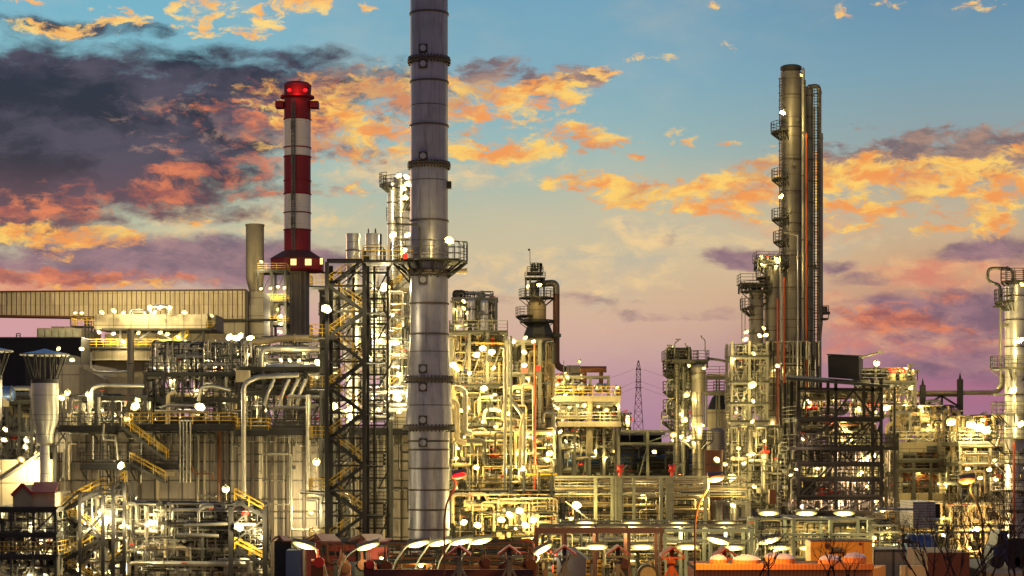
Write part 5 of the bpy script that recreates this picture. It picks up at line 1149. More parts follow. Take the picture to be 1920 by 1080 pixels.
# ------------------------------------------------------------------ middle background: blue pipes and long racks
Y = 290
t = thing('low_building', 'dark low industrial building on the horizon behind the pipe rack', 'building', P(1190, 830, Y+20))
MB().box(Xm(1040,Y), Xm(1260,Y), Y+20, Y+40, 0, Zm(812,Y)).build('wall', MT['black'], t, False)
MB().box(Xm(1100,Y), Xm(1262,Y), Y+15, Y+19, Zm(815,Y), Zm(806,Y)).build('roof', MT['clad2'], t, False)
t = thing('lit_shed', 'low shed with lit yellow bays behind the blue pipes', 'building', P(1150, 900, Y-4))
MB().box(Xm(1045,Y), Xm(1420,Y), Y-6, Y+10, 0, Zm(872,Y)).build('wall', MT['concrete'], t, False)
for a, b in ((1072,1090),(1110,1135),(1142,1156)): MB().box(Xm(a,Y-6), Xm(b,Y-6), Y-6.1, Y-6.003, Zm(896,Y-6), Zm(880,Y-6)).build('window', MT['glasswin'], t, False)
for px, py, r, m, lb in ((0,838,5,'beige','long beige pipe, uppermost of the long level pipes'),(0,849,2.5,'tankblue','thin bluish pipe below the uppermost level pipe'),(0,862,9,'tankblue','thick blue pipe in the middle of the level pipes'),(0,880,7,'grey','thick dark grey pipe under the thick blue one'),(0,893,3,'rust','thin rusty level pipe lowest of the bundle')):
    ppipe([(1046, py, 262), (1300, py, 262)], r, m, lb+' right of the bright unit')
steelframe('pipe_bridge', 'long grey pipe bridge with truss above the level pipes', 'steel structure', 1045, 1440, (806, 829), 256, 5, 7, 1, 'green', .4, 0, rail=None, deck=False, brace=.6, seed=61)
R = random.Random(71)
clutter(R, 1050, 1290, 838, 905, 258, 5, 16, 80, 'dark small pipework behind the red water cannons', 'behind the red water cannons', ('dark','grey','tankblue','rust'), .25, (.12, .3))
lamp(1088, 847, 250, 'bulk', 700, 'small lamp on the level pipes at left', sc=1.8); lamp(1148, 847, 250, 'bulk', 500, 'small lamp on the level pipes at middle', sc=1.5); lamp(1227, 847, 250, 'bulk', 1400, 'starring lamp on the level pipes at right', sc=2.0)
vessel('rusty_tank', 'round rusty brown tank behind the orange street lamp', 1338, 17, 848, None, 206, 'brown', 'tank', 'rim', seams=(870,))
# pale pipe portal
Y = 186
t = thing('pipe_portal', 'pale green pipe portal with square posts across the middle', 'steel structure', P(1200, 900, Y))
for px, w in ((1117, 3), (1160, 8), (1189, 2.5), (1240, 3), (1256, 7), (1323, 3), (1148, 2.5)): MB().box(Xm(px-w,Y), Xm(px+w,Y), Y, Y+.8, 0, Zm(894,Y)).build('post', MT['green'], t, False)
for py, h in ((892, 4), (910, 2), (925, 3)): MB().box(Xm(1040,Y), Xm(1390,Y), Y-.1, Y-.02, Zm(py+h,Y), Zm(py,Y)).build('beam', MT['green'], t, False)
for px in (1157, 1256):
    ladder(MB(), Xm(px,Y), Y-.2, 2, Zm(895,Y), False, .5, .06).build('ladder', MT['galv'], t, False)
for i, py in enumerate((899, 905, 916, 921, 931)): ppipe([(1040, py, Y+1), (1400, py, Y+1)], (1.8, 1.2, 2.4, 1.6, 1.2)[i], ('beige', 'silverp')[i % 2], 'one of five slim level pipes on the pale portal', 'slim level pipes on the pale portal', n=8)
t = thing('brown_wall', 'brownish store building behind the pale pipe portal', 'building', P(1200, 960, 200))
MB().box(Xm(1100,200), Xm(1300,200), 205, 215, 0, Zm(928,205)).build('wall', MT['clad'], t, False)

for i, px in enumerate((1163, 1260)):
    Yc = 185; t = thing('water_cannon', ('left' if i == 0 else 'right')+' red water cannon on top of the pale pipe portal', 'water cannon', P(px, 893, Yc))
    MB().tube([P(px,893,Yc), P(px,880,Yc)], .16, 8).sphere(P(px,878,Yc), .3, 10, 6).build('base', MT['valvered'], t)
    MB().tube([P(px-6,884,Yc), P(px+6,872,Yc)], .17, 8).tube([P(px-6,872,Yc), P(px+5,884,Yc)], .13, 8).build('body', MT['valvered'], t)
    MB().tube([P(px+2,880,Yc), P(px+(14 if i == 0 else 26),872-(0 if i == 0 else 8),Yc)], .14, 8, .09).build('barrel', MT['galv'], t)
clutter(R, 1040, 1330, 900, 975, 190, 6, 12, 90, 'small pipework below the pale pipe portal', 'below the pale pipe portal', ('beige','silverp','galv'), .4, (.08, .18))
ppipe([(1105, 975, 184), (1060, 940, 184)], 1.5, 'galv', 'slanting handrail pipe near the low flood lamp left of the portal', n=6)

# ------------------------------------------------------------------ platform column, far middle
Y = 222
t = vessel('platform_column', 'slender dark column with many small side platforms in the middle distance', 1268, 5.5, 660, None, Y, 'col', 'column', None, plats=((693,-1,1.3),(700,-1,1.3),(733,-1,1.3),(767,-1,1.3),(790,-1,1.5)), ladder_side=-PI/2)
vessel('platform_column', 'second slender column closely behind the one with side platforms', 1281, 4, 655, None, Y+1, 'grey', 'column', None, plats=((676,0,1.6),(712,-1,1.4),(750,0,1.2)))
steelframe('column_top_deck', 'top deck with railings and valves on the middle distance column', 'steel structure', 1249, 1326, (676,), Y-1, 4, 3, 1, 'dark', .2, Zm(690,Y-1), rail='dark', brace=0, seed=3)
clutter(R, 1252, 1296, 652, 676, Y, 2, 8, 40, 'small dark valves and pipes on the top deck of the middle column', 'on the top deck of the middle column', ('dark','grey'), .9, (.1, .2), nvalve=2)
clutter(R, 1256, 1300, 680, 830, Y+1, 3, 12, 60, 'small pipes between the two middle columns', 'between the two middle columns', ('grey','dark','silverp'), .9, (.09, .2))
vessel('hanging_vessel', 'grey dished vessel beside the middle column under the railed deck', 1310, 13, 690, 735, Y-2, 'col', nozzles=2, seams=(700,))
vessel('vessel_leg', 'thick round beige column standing under the grey dished vessel', 1308, 10, 735, None, Y-6, 'col', 'column', None, seams=(780, 825, 880, 930), plats=((825,0,1.2),), ladder_side=-2.2)
ppipe([(1326, 672, Y), (1350, 675, Y), (1372, 680, Y)], 2.4, 'grey', 'upper level pipe linking middle column and scaffold tower')
ppipe([(1326, 703, Y), (1355, 703, Y), (1370, 706, Y)], 2, 'beige', 'lower level pipe linking middle column and scaffold tower')
for i, (px, py, s) in enumerate(((1248,651,1),(1265,640,1),(1292,648,-1),(1322,634,-1),(1250,715,1),(1250,750,1),(1240,783,1))):
    o = MB(); o.tube(elbow([P(px, py+26, Y-2), P(px, py+3, Y-2), P(px+s*8, py-2, Y-2)], .5), .07, 6).box(Xm(px+s*5,Y-2)-.2, Xm(px+s*9,Y-2)+.2, Y-2.2, Y-1.8, Zm(py-1,Y), Zm(py-3,Y))
    one(o, 'mast_lamp', MT['grey'], 'unlit bent mast lamp on the platforms of the middle column', 'lamp', 'unlit mast lamps of the middle column')
t = thing('cone_tank', 'dark conical-roofed tank with a railed top behind the middle column', 'tank', P(1348, 830, 245))
Y2 = 245; MB().lathe(Xm(1350,Y2), Y2, [(0, 24*S(Y2)), (Zm(768,Y2), 24*S(Y2))], 32).build('shell', MT['clad2'], t)
MB().lathe(Xm(1350,Y2), Y2, [(Zm(768,Y2), 24.5*S(Y2)), (Zm(745,Y2), 15*S(Y2)), (Zm(737,Y2), 5*S(Y2)), (Zm(732,Y2), 5*S(Y2))], 32).build('cone_roof', MT['black'], t)
railing(MB(), [(Xm(1338,Y2), Y2, Zm(732,Y2)), (Xm(1358,Y2), Y2, Zm(732,Y2))], 1.2, .8, .08).box(Xm(1337,Y2), Xm(1359,Y2), Y2-1, Y2+1, Zm(733,Y2), Zm(732,Y2)).build('railing', MT['dark'], t, False)
vessel('dome_tank', 'low blue-grey domed tank at the foot of the conical-roofed tank', 1344, 14, 810, None, 235, 'louvre')
steelframe('walk_frame', 'thin railed walkway frame right of the hanging vessel', 'steel structure', 1325, 1372, (705, 735), 230, 3, 2, 1, 'grey', .2, Zm(800,230), rail='dark', seed=9, brace=0)
for px, py, p in ((1292,685,800),(1287,740,1700),(1283,787,1700),(1318,797,1000),(1262,815,1800),(1278,818,600),(1293,820,700),(1320,690,300)):
    lamp(px, py, Y-7, 'flood' if p > 1500 else 'bulk', p, 'lamp on the middle distance column', 'middle column lamps', sc=1.4, off=(.2, .1, -.7), rz=-.5 if p > 1500 else 0)

# ------------------------------------------------------------------ tall column group
Y = 228
vessel('tall_column', 'tallest dark-topped distillation column of the right group', 1483, 19.5, 136, None, Y, 'col', head='cap', seams=(180, 240, 300, 360, 420, 480, 540, 600, 660, 720, 780, 840), plats=((247,-1,1.2),(335,-1,1.1),(410,-1,1.1),(452,-1,.9)), nozzles=10, n=40)
ladder(MB(), Xm(1463,Y), Y-1.0, Zm(480,Y), Zm(150,Y), True, .5, .07).build('side_ladder', MT['dark'], bpy.data.objects['tall_column'], False)
vessel('tall_pipe_column', 'thin tall pipe column touching the right side of the tallest column', 1506, 3.2, 130, None, Y-1.5, 'silverp', 'pipe', 'cone', seams=(250,330,450,560))
vessel('slim_column', 'slim column with many rings right of the tallest column', 1517.5, 7.5, 165, None, Y+.5, 'grey', 'column', 'dome', seams=tuple(range(180, 900, 40)), nozzles=8)
ppipe([(1515,163,Y),(1536,160,Y),(1536,1000,Y)], 4.2, 'col', 'big pipe bending over the slim column and dropping down its right side', rad=1.2, n=14)
ppipe([(1509,150,Y-2),(1509,900,Y-2)], 1.8, 'dark', 'dark thin pipe climbing in the gap right of the tallest column', n=8)
ppipe([(1540.5,250,Y+2),(1540.5,600,Y+2),(1537,640,Y+2)], 2.6, 'grey', 'second dropping pipe at the far right of the tall group', n=10)
ppipe([(1512,250,Y-3),(1512,1000,Y-3)], 1.9, 'pipered', 'long orange-red pipe climbing right of the tallest column', n=8)
ppipe([(1527,200,Y-1),(1527,900,Y-1)], 1.5, 'dark', 'dark thin pipe climbing between slim column and dropping pipe', n=8)
ppipe([(1496,440,Y-6),(1496,1000,Y-6)], 1.6, 'silverp', 'thin silver pipe rising in front of the tallest column', n=8)
ppipe([(1497,442,Y-6),(1470,436,Y-6)], 1.4, 'silverp', 'short level silver pipe crossing the tallest column', n=8)
o = MB(); ladder(o, Xm(1530,Y-3), Y-3, Zm(690,Y), Zm(170,Y), True, .8, .09); one(o, 'caged_ladder', MT['dark'], 'tall caged ladder right of the slim ringed column', 'ladder')
t = thing('side_balcony', 'small dark balcony with valves at the right side of the tall group', 'platform', P(1546, 598, Y))
MB().box(Xm(1540,Y), Xm(1551,Y), Y-1, Y+1, Zm(600,Y), Zm(597,Y)).build('deck', MT['dark'], t, False)
railing(MB(), [(Xm(1540,Y), Y-1, Zm(597,Y)), (Xm(1551,Y), Y-1, Zm(597,Y))], 1.5, .6, .09).build('railing', MT['dark'], t, False)
MB().tube([P(1547,590,Y), P(1547,575,Y)], .3, 8).tube([P(1541,587,Y), P(1556,587,Y)], .2, 8).build('vent_valve', MT['dark'], t)
vessel('second_column', 'second dark clad column left of the tallest one', 1447, 14.5, 500, None, Y-2, 'col', 'column', 'dome', seams=(540, 580, 620, 660, 700, 740, 780, 820), plats=((498,0,1.2),(520,-1,1.0)), nozzles=6)
ppipe([(1458,560,Y-5),(1458,860,Y-5),(1468,875,Y-5),(1468,930,Y-5)], 1.8, 'pipered', 'orange-red pipe climbing in front of the second dark column', n=8)
ppipe([(1470,520,Y-5),(1470,900,Y-5)], 1.7, 'pipered', 'orange-red pipe between second column and tallest column', n=8)
ppipe([(1463,480,Y-4),(1463,640,Y-4)], 1.4, 'silverp', 'short thin silver riser at the top of the second column', n=8)
vessel('third_column', 'third shorter column left of the second with railed top', 1418, 13.5, 548, 760, Y-3, 'col', 'column', 'dome', seams=(575, 600, 625), plats=((546,0,1.1),(578,-1,1.1)), nozzles=4)
steelframe('column_top_rack', 'railed pipe rack on top of the second column', 'steel structure', 1421, 1462, (490,), Y-3, 3, 3, 1, 'dark', .2, Zm(505,Y-3), rail='dark', brace=0)
steelframe('third_top_rack', 'railed pipe rack on top of the third column', 'steel structure', 1391, 1432, (532,), Y-4, 3, 3, 1, 'dark', .2, Zm(548,Y-4), rail='dark', brace=0)
o = MB(); o.tube([P(1388,540,Y-4), P(1398,532,Y-4), P(1412,532,Y-4)], .14, 6); one(o, 'vent_pipe', MT['dark'], 'thin vent arm sticking out left of the third column top', 'pipe')
for px in (1391, 1397): ppipe([(px, 640, Y-4), (px, 555, Y-4)], .8, 'galv', 'thin guide pipe left of the third column', 'thin guide pipes left of the third column', n=6)
clutter(R, 1424, 1462, 480, 500, Y-3, 2, 4, 24, 'small dark pipes on top of the second column', 'on top of the second column', ('dark','grey'), .7, (.08,.16), nvalve=2)
clutter(R, 1440, 1540, 640, 900, Y-5, 4, 12, 70, 'thin pipes running up the tall column group', 'running up the tall column group', ('silverp','grey','pipered'), .95, (.08, .16), nvalve=3)
lamp(1468, 211, 222, 'bulk', 3200, 'bright lamp high on the left side of the tallest column', sc=2.4, off=(-.2, -1.2, 0)); lamp(1464, 368, 222, 'bulk', 1100, 'bright lamp half way up the left side of the tallest column', sc=2.2, off=(-.3, -1, 0))
lamp(1459, 490, 222, 'bulk', 600, 'small lamp on top of the second column', sc=1.5); lamp(1458, 686, 219, 'bulk', 900, 'starring lamp on the second column between red pipes', sc=1.6); lamp(1503, 141, 222, 'bulk', 250, 'tiny lamp beside the top of the tallest column', sc=1.1)
# scaffold tower
steelframe('scaffold_tower', 'lit silver scaffold tower round a slim vessel left of the tall columns', 'steel structure', 1372, 1438, (668, 716, 756, 790, 830, 868, 905, 945), 214, 5, 2, 1, 'galv', .3, 0, rail='galv', brace=.9, seed=77, ladders=4, deckm='dark', top=640)
vessel('scaffold_vessel', 'slim pale vessel standing inside the lit scaffold tower', 1401, 10, 660, None, 217, 'silver', seams=(708, 750, 800, 850), nozzles=6)
clutter(R, 1374, 1438, 645, 800, 214, 4, 12, 90, 'small lit pipes inside the upper scaffold tower', 'inside the upper scaffold tower', vert=.8)
clutter(R, 1374, 1500, 800, 960, 212, 6, 20, 150, 'small lit pipes inside the lower scaffold tower', 'inside the lower scaffold tower', vert=.75)
for px, py, p in ((1399,622,1700),(1397,636,1500),(1433,615,700),(1436,628,1200),(1425,629,600),(1410,721,3000),(1413,752,1300),(1414,663,400),(1395,868,1700),(1372,895,3500),(1415,912,2200),(1467,865,1300),(1470,872,900),(1410,790,900),(1385,840,900),(1360,870,1200)):
    lamp(px, py, 209, 'flood' if p > 2900 else 'bulk', p*.7, {1410: 'bright flood lamp on the middle level of the scaffold tower', 1372: 'bright slanting flood lamp at the foot of the scaffold tower'}[px] if p > 2900 else 'lamp on the silver scaffold tower', None if p > 2900 else 'scaffold tower lamps', sc=1.7, off=(0, -.4, -.7), rz=-.5 if p > 2900 else 0)
lamp(1344, 862, 184, 'flood', 500, 'slim tilted lamp above the orange street lamp', sc=.9, rz=.7)
vessel('foot_vessel', 'pale vessel in a grey frame under the scaffold tower', 1377, 9, 950, None, 190, 'silver'); lamp(1375, 948, 186, 'bulk', 1600, 'lamp on top of the pale vessel under the scaffold tower', sc=2)
steelframe('foot_frame', 'grey portal frame round the pale vessel under the scaffold tower', 'steel structure', 1348, 1402, (940,), 189, 3, 1, 1, 'grey', .6, 0, rail=None, deck=False, brace=0)
vessel('fat_vessel', 'pale vessel at the foot of the second column', 1447, 13, 840, None, 220, 'clad2', seams=(870, 900))
one(MB().box(Xm(1443,205), Xm(1455,205), 205, 206, Zm(945,205), Zm(918,205)), 'cabinet', MT['brown'], 'dark red cabinet on the walkway below the second column', 'cabinet', smooth=False)

# ------------------------------------------------------------------ dark steel structure with black box
Y = 182
t = steelframe('dark_structure', 'big black steel structure with a sloping roof right of the tall columns', 'steel structure', 1497, 1652, (784, 838, 868, 896, 930, 960), Y, 9, 3, 2, 'black', .3, 0, rail='black', brace=.9, seed=81, ladders=3, top=712, xs=(1497, 1567, 1636, 1652))
MB().quad8([P(1474,712,Y-1.5), P(1668,727,Y-1.5), P(1682,724,Y+10), P(1480,708,Y+10), P(1474,707,Y-1.5), P(1668,722,Y-1.5), P(1682,719,Y+10), P(1480,703,Y+10)]).build('sloping_roof', MT['dark'], t, False)
MB().bar(P(1497,729,Y), P(1652,731,Y), .3).build('roof_beam', MT['black'], t, False)
for a, b in (((1500,780),(1512,730)),((1567,775),(1600,732)),((1600,732),(1636,780)),((1636,780),(1652,733)),((1505,835),(1560,790)),((1580,835),(1630,792)),((1500,930),(1560,870)),((1567,868),(1520,930))):
    MB().bar(P(*a,Y-.1), P(*b,Y-.1), .2).build('brace', MT['black'], t, False)
z = Zm(838,Y); MB().box(Xm(1474,Y), Xm(1676,Y), Y-2.2, Y-.3, z-.3, z).build('balcony', MT['black'], t, False)
railing(MB(), [(Xm(1474,Y), Y-2.1, z), (Xm(1676,Y), Y-2.1, z), (Xm(1676,Y), Y+4, z)], 1.3, .45, .07).build('railing', MT['black'], t, False)
MB().bar(P(1677,960,Y), P(1677,725,Y), .2).build('column', MT['black'], t, False)
o = thing('black_box', 'black louvred box house on the sloping roof of the dark structure', 'box house', P(1584, 708, Y+3))
MB().quad8([P(1553,708,Y+2), P(1611,712,Y+2), P(1618,712,Y+7), P(1560,708,Y+7), P(1552,666,Y+2), P(1610,670,Y+2), P(1618,669,Y+7), P(1560,666,Y+7)]).build('wall', MT['black'], o, False)
MB().quad8([P(1550,665.5,Y+1.8), P(1612,669.5,Y+1.8), P(1620,668.5,Y+7.2), P(1558,665.5,Y+7.2), P(1550,663.5,Y+1.8), P(1612,667.5,Y+1.8), P(1620,666.5,Y+7.2), P(1558,663.5,Y+7.2)]).build('roof', MT['dark'], o, False)
MB().box(Xm(1611.5,Y+2), Xm(1616,Y+2), Y+2.2, Y+6, Zm(711,Y+2), Zm(671,Y+2)).build('louvre', MT['louvre'], o, False)
R = random.Random(83)
clutter(R, 1500, 1650, 790, 836, Y+2, 6, 14, 70, 'small pipework on the upper floor of the dark structure', 'on the upper floor of the dark structure', ('silverp','dark','rust'), .5, (.08, .2))
clutter(R, 1488, 1668, 842, 965, Y+1, 7, 40, 160, 'dense dark upright pipes inside the lower dark structure', 'inside the lower dark structure', ('silverp','rust','dark','grey','pipered'), .95, (.08, .17), nvalve=4)
clutter(R, 1500, 1660, 735, 785, Y+6, 3, 10, 50, 'pipes seen through the upper open bay of the dark structure', 'in the upper open bay of the dark structure', ('silverp','beige','pipered'), .85, (.08, .2))
steelframe('dark_inner_frame', 'inner dark steel frame with thin railings inside the black structure', 'steel structure', 1480, 1680, (852, 882, 912, 945), Y+4, 5, 8, 1, 'dark', .22, 0, rail='dark', brace=.5, seed=85)
for px, py, p in ((1493,880,300),(1482,891,300),(1625,912,400),(1506,824,500),(1560,870,900),(1600,900,900),(1530,930,900),(1620,860,900),(1640,940,1200),(1500,950,1200),(1580,945,1200)): lamp(px, py, Y+(3 if p > 600 else -3), 'bulk', p, 'small lamp inside the dark structure', 'dark structure lamps', sc=.7, col=(1, .66, .40))
for i, (a, b) in enumerate((((1612,705-34),(1651,660)),((1696,708),(1708,685)),((1712,712),(1718,695)))):
    o = MB(); o.tube([P(*a,Y+5), P(*b,Y+5)], .16, 6, .10).box(P(*b,Y+5).x-.3, P(*b,Y+5).x+.3, Y+4.8, Y+5.2, P(*b,Y+5).z-.12, P(*b,Y+5).z+.12)
    one(o, 'mast_lamp', MT['grey'], ('first, longest', 'second', 'third, shortest')[i]+' slanting unlit lamp arm right of the black box house', 'lamp')
lamp(1644, 681, Y+4, 'globe', 700, 'pale flood lamp on a mast right of the black box house', sc=1.2); lamp(1690, 694, Y+6, 'bulk', 300, 'small lamp beside the roof water cannons', sc=1.0)
for i, px in enumerate((1671, 1694)):
    Yc = Y+6; t = thing('roof_cannon', ('left' if i == 0 else 'right')+' red water cannon on the roof right of the black box', 'water cannon', P(px, 712, Yc))
    MB().tube([P(px,722,Yc), P(px,700,Yc)], .45, 10).build('pedestal', MT['beige'], t)
    MB().tube([P(px-5,692,Yc), P(px+8,699,Yc)], .2, 8).sphere(P(px,697,Yc), .28, 10, 6).build('body', MT['valvered'], t)
    MB().tube([P(px+3,697,Yc), P(px+12,690,Yc)], .12, 6).build('barrel', MT['valvered'], t)
steelframe('roof_walk', 'small railed roof platform carrying the red water cannons', 'steel structure', 1618, 1716, (716,), Y+5, 4, 4, 1, 'grey', .25, Zm(760,Y+5), rail='galv', seed=6)
clutter(R, 1620, 1716, 690, 760, Y+7, 4, 10, 50, 'small lit pipes below the roof platform of the water cannons', 'below the roof water cannons', ('beige','silverp'), .8, (.08, .2), nvalve=2)

# ------------------------------------------------------------------ right process unit
Y = 212
ppipe([(1640, 737, Y), (1868, 736, Y), (1880, 725, Y), (1880, 700, Y)], 4.2, 'beige', 'long level pipe on posts crossing to the right-hand column', n=12)
t = thing('pipe_truss', 'dark truss with two pointed posts under the long level pipe at right', 'steel structure', P(1765, 800, Y))
for px, top in ((1730, 722), (1800, 711)):
    MB().ibeam(P(px, 900, Y-1), P(px, top, Y-1), .6, .6, .12).build('post', MT['dark'], t, False); MB().tube([P(px,top,Y-1), P(px,top-12,Y-1)], .2, 6, .03).build('spike', MT['dark'], t)
for a, b in (((1700,742),(1795,742)),((1697,763),(1797,763)),((1697,743),(1727,762)),((1733,762),(1765,742)),((1765,742),(1797,762)),((1766,742),(1766,763))): MB().bar(P(*a,Y-1), P(*b,Y-1), .22).build('truss_bar', MT['dark'], t, False)
drum('cream_vessel', 'long cream horizontal vessel under the truss at right', 1668, 1776, 773, 12, 216, 'clad2')
drum('cream_exchanger', 'left one of two cream heat exchangers on the right deck', 1690, 1725, 803, 6, 208, 'clad2'); drum('cream_exchanger', 'right one of two cream heat exchangers on the right deck', 1722, 1760, 808, 6, 208, 'clad2')
ppipe([(1663,820,207),(1663,795,207),(1690,793,207),(1690,820,207)], 4, 'beige', 'thick beige arch pipe on the right deck beside the dark structure')
ppipe([(1667,776,208),(1740,778,208),(1745,790,208),(1745,812,208)], 3, 'beige', 'beige level pipe under the cream vessel bending down')
ppipe([(1737,762,210),(1737,752,210),(1763,752,210),(1763,765,210)], 3, 'green', 'small greenish pipe arch on top of the cream vessel')
slab(1676, 1792, 829, 848, 204, 10, 'concl', 'upper concrete deck of the right-hand process unit', rail='galv'); slab(1680, 1800, 925, 944, 202, 10, 'concl', 'lower orange lit concrete deck of the right-hand process unit', rail='dark')
MBx = MB().box(Xm(1738,203.9), Xm(1756,203.9), 203.7, 203.95, Zm(846,203.9), Zm(836,203.9)); one(MBx, 'deck_window', MT['darkwin'], 'small dark window in the edge of the upper right concrete deck', 'window', smooth=False)
for i, px in enumerate((1767, 1690, 1790)): one(MB().box(Xm(px-(6 if i == 0 else 3),203), Xm(px+(6 if i == 0 else 3),203), 203, 205, 0, Zm(830,203)), 'concrete_column', MT['concrete'], ('thick', 'left slim', 'right slim')[i]+' concrete column carrying the right-hand decks', 'column', smooth=False)
drum('dark_drum', 'big dark horizontal drum between the two right-hand decks', 1684, 1760, 903, 15, 208, 'tankblue')
steelframe('right_frame', 'brown steel frame with thin rails round the dark drum at right', 'steel structure', 1680, 1810, (862, 880), 202, 8, 4, 1, 'dark', .3, 0, rail='dark', seed=91, brace=.5)
clutter(R, 1680, 1800, 760, 830, 206, 6, 14, 90, 'small lit pipes on the upper right-hand deck', 'on the upper right-hand deck', ('beige','silverp','clad2') if False else ('beige','silverp'), .5, (.1, .25))
clutter(R, 1680, 1800, 850, 925, 203, 8, 14, 120, 'dim small pipes round the dark drum at right', 'round the dark drum at right', ('rust','grey','dark'), .4, (.1, .22))
clutter(R, 1800, 1885, 780, 960, 196, 8, 26, 170, 'orange lit small pipes beside the right-hand column', 'left of the right-hand column', ('beige','silverp','pipered'), .6, (.1, .25))
steelframe('right_pipe_frame', 'lit steel frame with pipes just left of the right-hand column', 'steel structure', 1800, 1885, (830, 868, 905, 950), 195, 9, 3, 1, 'grey', .28, 0, rail='galv', seed=93, brace=.5, ladders=2)
clutter(R, 1640, 1800, 945, 1010, 186, 10, 18, 130, 'small pipes round the grey louvred box', 'round the grey louvred box', ('beige','rust','silverp'), .5, (.08, .2))
clutter(R, 1800, 1930, 950, 1060, 182, 9, 24, 150, 'small bright pipes low at the right edge', 'low at the right edge', ('beige','pipered','silverp'), .5, (.1, .22))
for a, b, k in (((1800,820),(1850,790),0),((1806,845),(1880,800),1)):
    t = thing('slanting_walkway', ('upper' if k == 0 else 'lower')+' slanting railed walkway leading to the right-hand column', 'walkway', P((a[0]+b[0])/2, a[1], 198)); m, r_ = MB(), MB(); flight(m, r_, P(*a,198), P(*b,198), 1.0, .08); f = m.build('ramp', MT['grey'], t, False); r_.build('handrail', MT['galv'], f, False)
for i, (pts, rr) in enumerate((([(1802,852,190),(1855,852,190),(1856,880,190)],2.2),([(1802,872,190),(1878,870,190)],2.4),([(1800,838,190),(1870,838,190),(1874,820,190)],2.2),([(1802,885,189),(1846,884,189),(1848,925,189)],2.6),([(1838,930,189),(1838,900,189)],2))):
    ppipe(pts, rr, 'beige', ('first and uppermost', 'longest level', 'upward bent', 'thick down-bent', 'short upright')[i]+' beige pipe lit orange left of the right-hand column')
for px, py, p in ((1661,762,4200),(1783,790,3500),(1820,795,3800),(1835,800,4500),(1850,806,3500),(1843,787,2200),(1726,762,500),(1866,862,1500),(1815,878,1500),(1855,880,1500),(1868,898,1600),(1838,896,1000),(1830,990,2600),(1873,1003,1600),(1822,993,2000),(1895,925,1200),(1660,993,900),(1655,957,600),(1770,1003,800),(1663,990,500),(1900,955,1200)):
    lamp(px, py, 192 if py < 850 else 180, 'flood' if p > 2400 else 'bulk', p*.8, 'glaring flood lamp near the right-hand column' if p > 2400 else 'small lamp in the right-hand process unit', 'glaring right-hand flood lamps' if p > 2400 else 'right-hand unit lamps', sc=1.7 if p > 2400 else 1.35, off=(0, -.2, -.5), rz=R.uniform(-.5, .5), col=None if py < 850 else (1, .66, .26))
# right-hand column
Y = 180
vessel('right_column', 'silver column with round platforms at the right edge of the photo', 1903, 18.5, 535, None, Y, 'silver', seams=(555, 600, 650, 690, 740, 800, 850, 900, 960), plats=((565,-1,1.0),(690,0,1.4),(775,0,1.3),(820,0,2.0),(868,0,1.0),(918,0,1.4),(955,0,1.2)), nozzles=8, n=40)
ppipe([(1899,533,Y),(1899,503,Y),(1852,503,Y),(1852,525,Y),(1860,530,Y),(1874,534,Y),(1876,545,Y),(1876,720,Y),(1870,728,Y)], 3.0, 'grey', 'looped grey overhead pipe running from the top of the right-hand column down its side', rad=.7, n=12)
round_platform(bpy.data.objects['right_column'], Xm(1903,Y), Y, .5, Zm(527,Y), 0, .9)
for py in (575, 690, 740, 760): MB().bar(P(1862,py,Y), P(1885,py,Y), .2).build('pipe_bracket', MT['dark'], bpy.data.objects['right_column'], False)
lamp(1912, 638, 176, 'bulk', 2600, 'bright lamp high on the right-hand column', sc=2.3, off=(-.2, -.9, 0)); lamp(1899, 732, 176, 'bulk', 3200, 'bright lamp half way up the right-hand column', sc=2.6, off=(-.2, -.9, 0)); lamp(1914, 795, 176, 'bulk', 3000, 'bright lamp beside the widest platform of the right-hand column', sc=2.4, off=(-.2, -.9, 0)); lamp(1917, 533, 176, 'bulk', 400, 'small lamp near the top of the right-hand column', sc=1.2)
ppipe([(1901,1080,176),(1901,830,176)], 2, 'pipered', 'orange-red pipe up the lower right-hand column', n=8)
# ------------------------------------------------------------------ lit pipe racks in front
def rack(name, label, px0, px1, rows, Y, dep, m, posts, beam_h=.35):
    t = thing(name, label, 'pipe rack', P((px0+px1)/2, 1080, Y))
    for py, h in rows: MB().box(Xm(px0,Y), Xm(px1,Y), Y, Y+.4, Zm(py+h,Y), Zm(py,Y)).build('beam', MT[m], t, False)
    for px in posts:
        for d in (0.02, dep): MB().box(Xm(px-3,Y), Xm(px+3,Y), Y+.42+d, Y+.9+d, 0, Zm(rows[0][0]+1,Y)).build('post', MT[m], t, False)
        MB().box(Xm(px-2,Y), Xm(px+2,Y), Y+.92, Y+dep, Zm(rows[0][0]+4,Y), Zm(rows[0][0]+1.2,Y)).build('cross_beam', MT[m], t, False)
    return t
rack('brown_rack', 'long brown beam rack with lamps in the lower middle', 1004, 1246, ((990, 10),), 150, 5, 'brown', (1006, 1060, 1120, 1180, 1240))
rack('green_rack', 'pale green pipe rack with lamps left of the orange building', 1246, 1412, ((992, 6), (1012, 4)), 150, 5, 'green', (1248, 1288, 1334, 1375, 1410))
rack('green_rack', 'higher pale green pipe rack with three lamps in front of the dark structure', 1404, 1638, ((972, 3), (1000, 5), (1008, 3)), 152, 5, 'green', (1420, 1490, 1560, 1632))
rack('rear_roof_rack', 'low dark roofed rack carrying a row of lamps in the lower middle', 1052, 1410, ((976, 3),), 160, 4, 'dark', (1054, 1142, 1230, 1317, 1408))
rack('right_rack', 'long thin dark pipe rack across the lower right', 1630, 1925, ((984, 3), (996, 4)), 152, 4, 'grey', (1655, 1780, 1900))
R = random.Random(101)
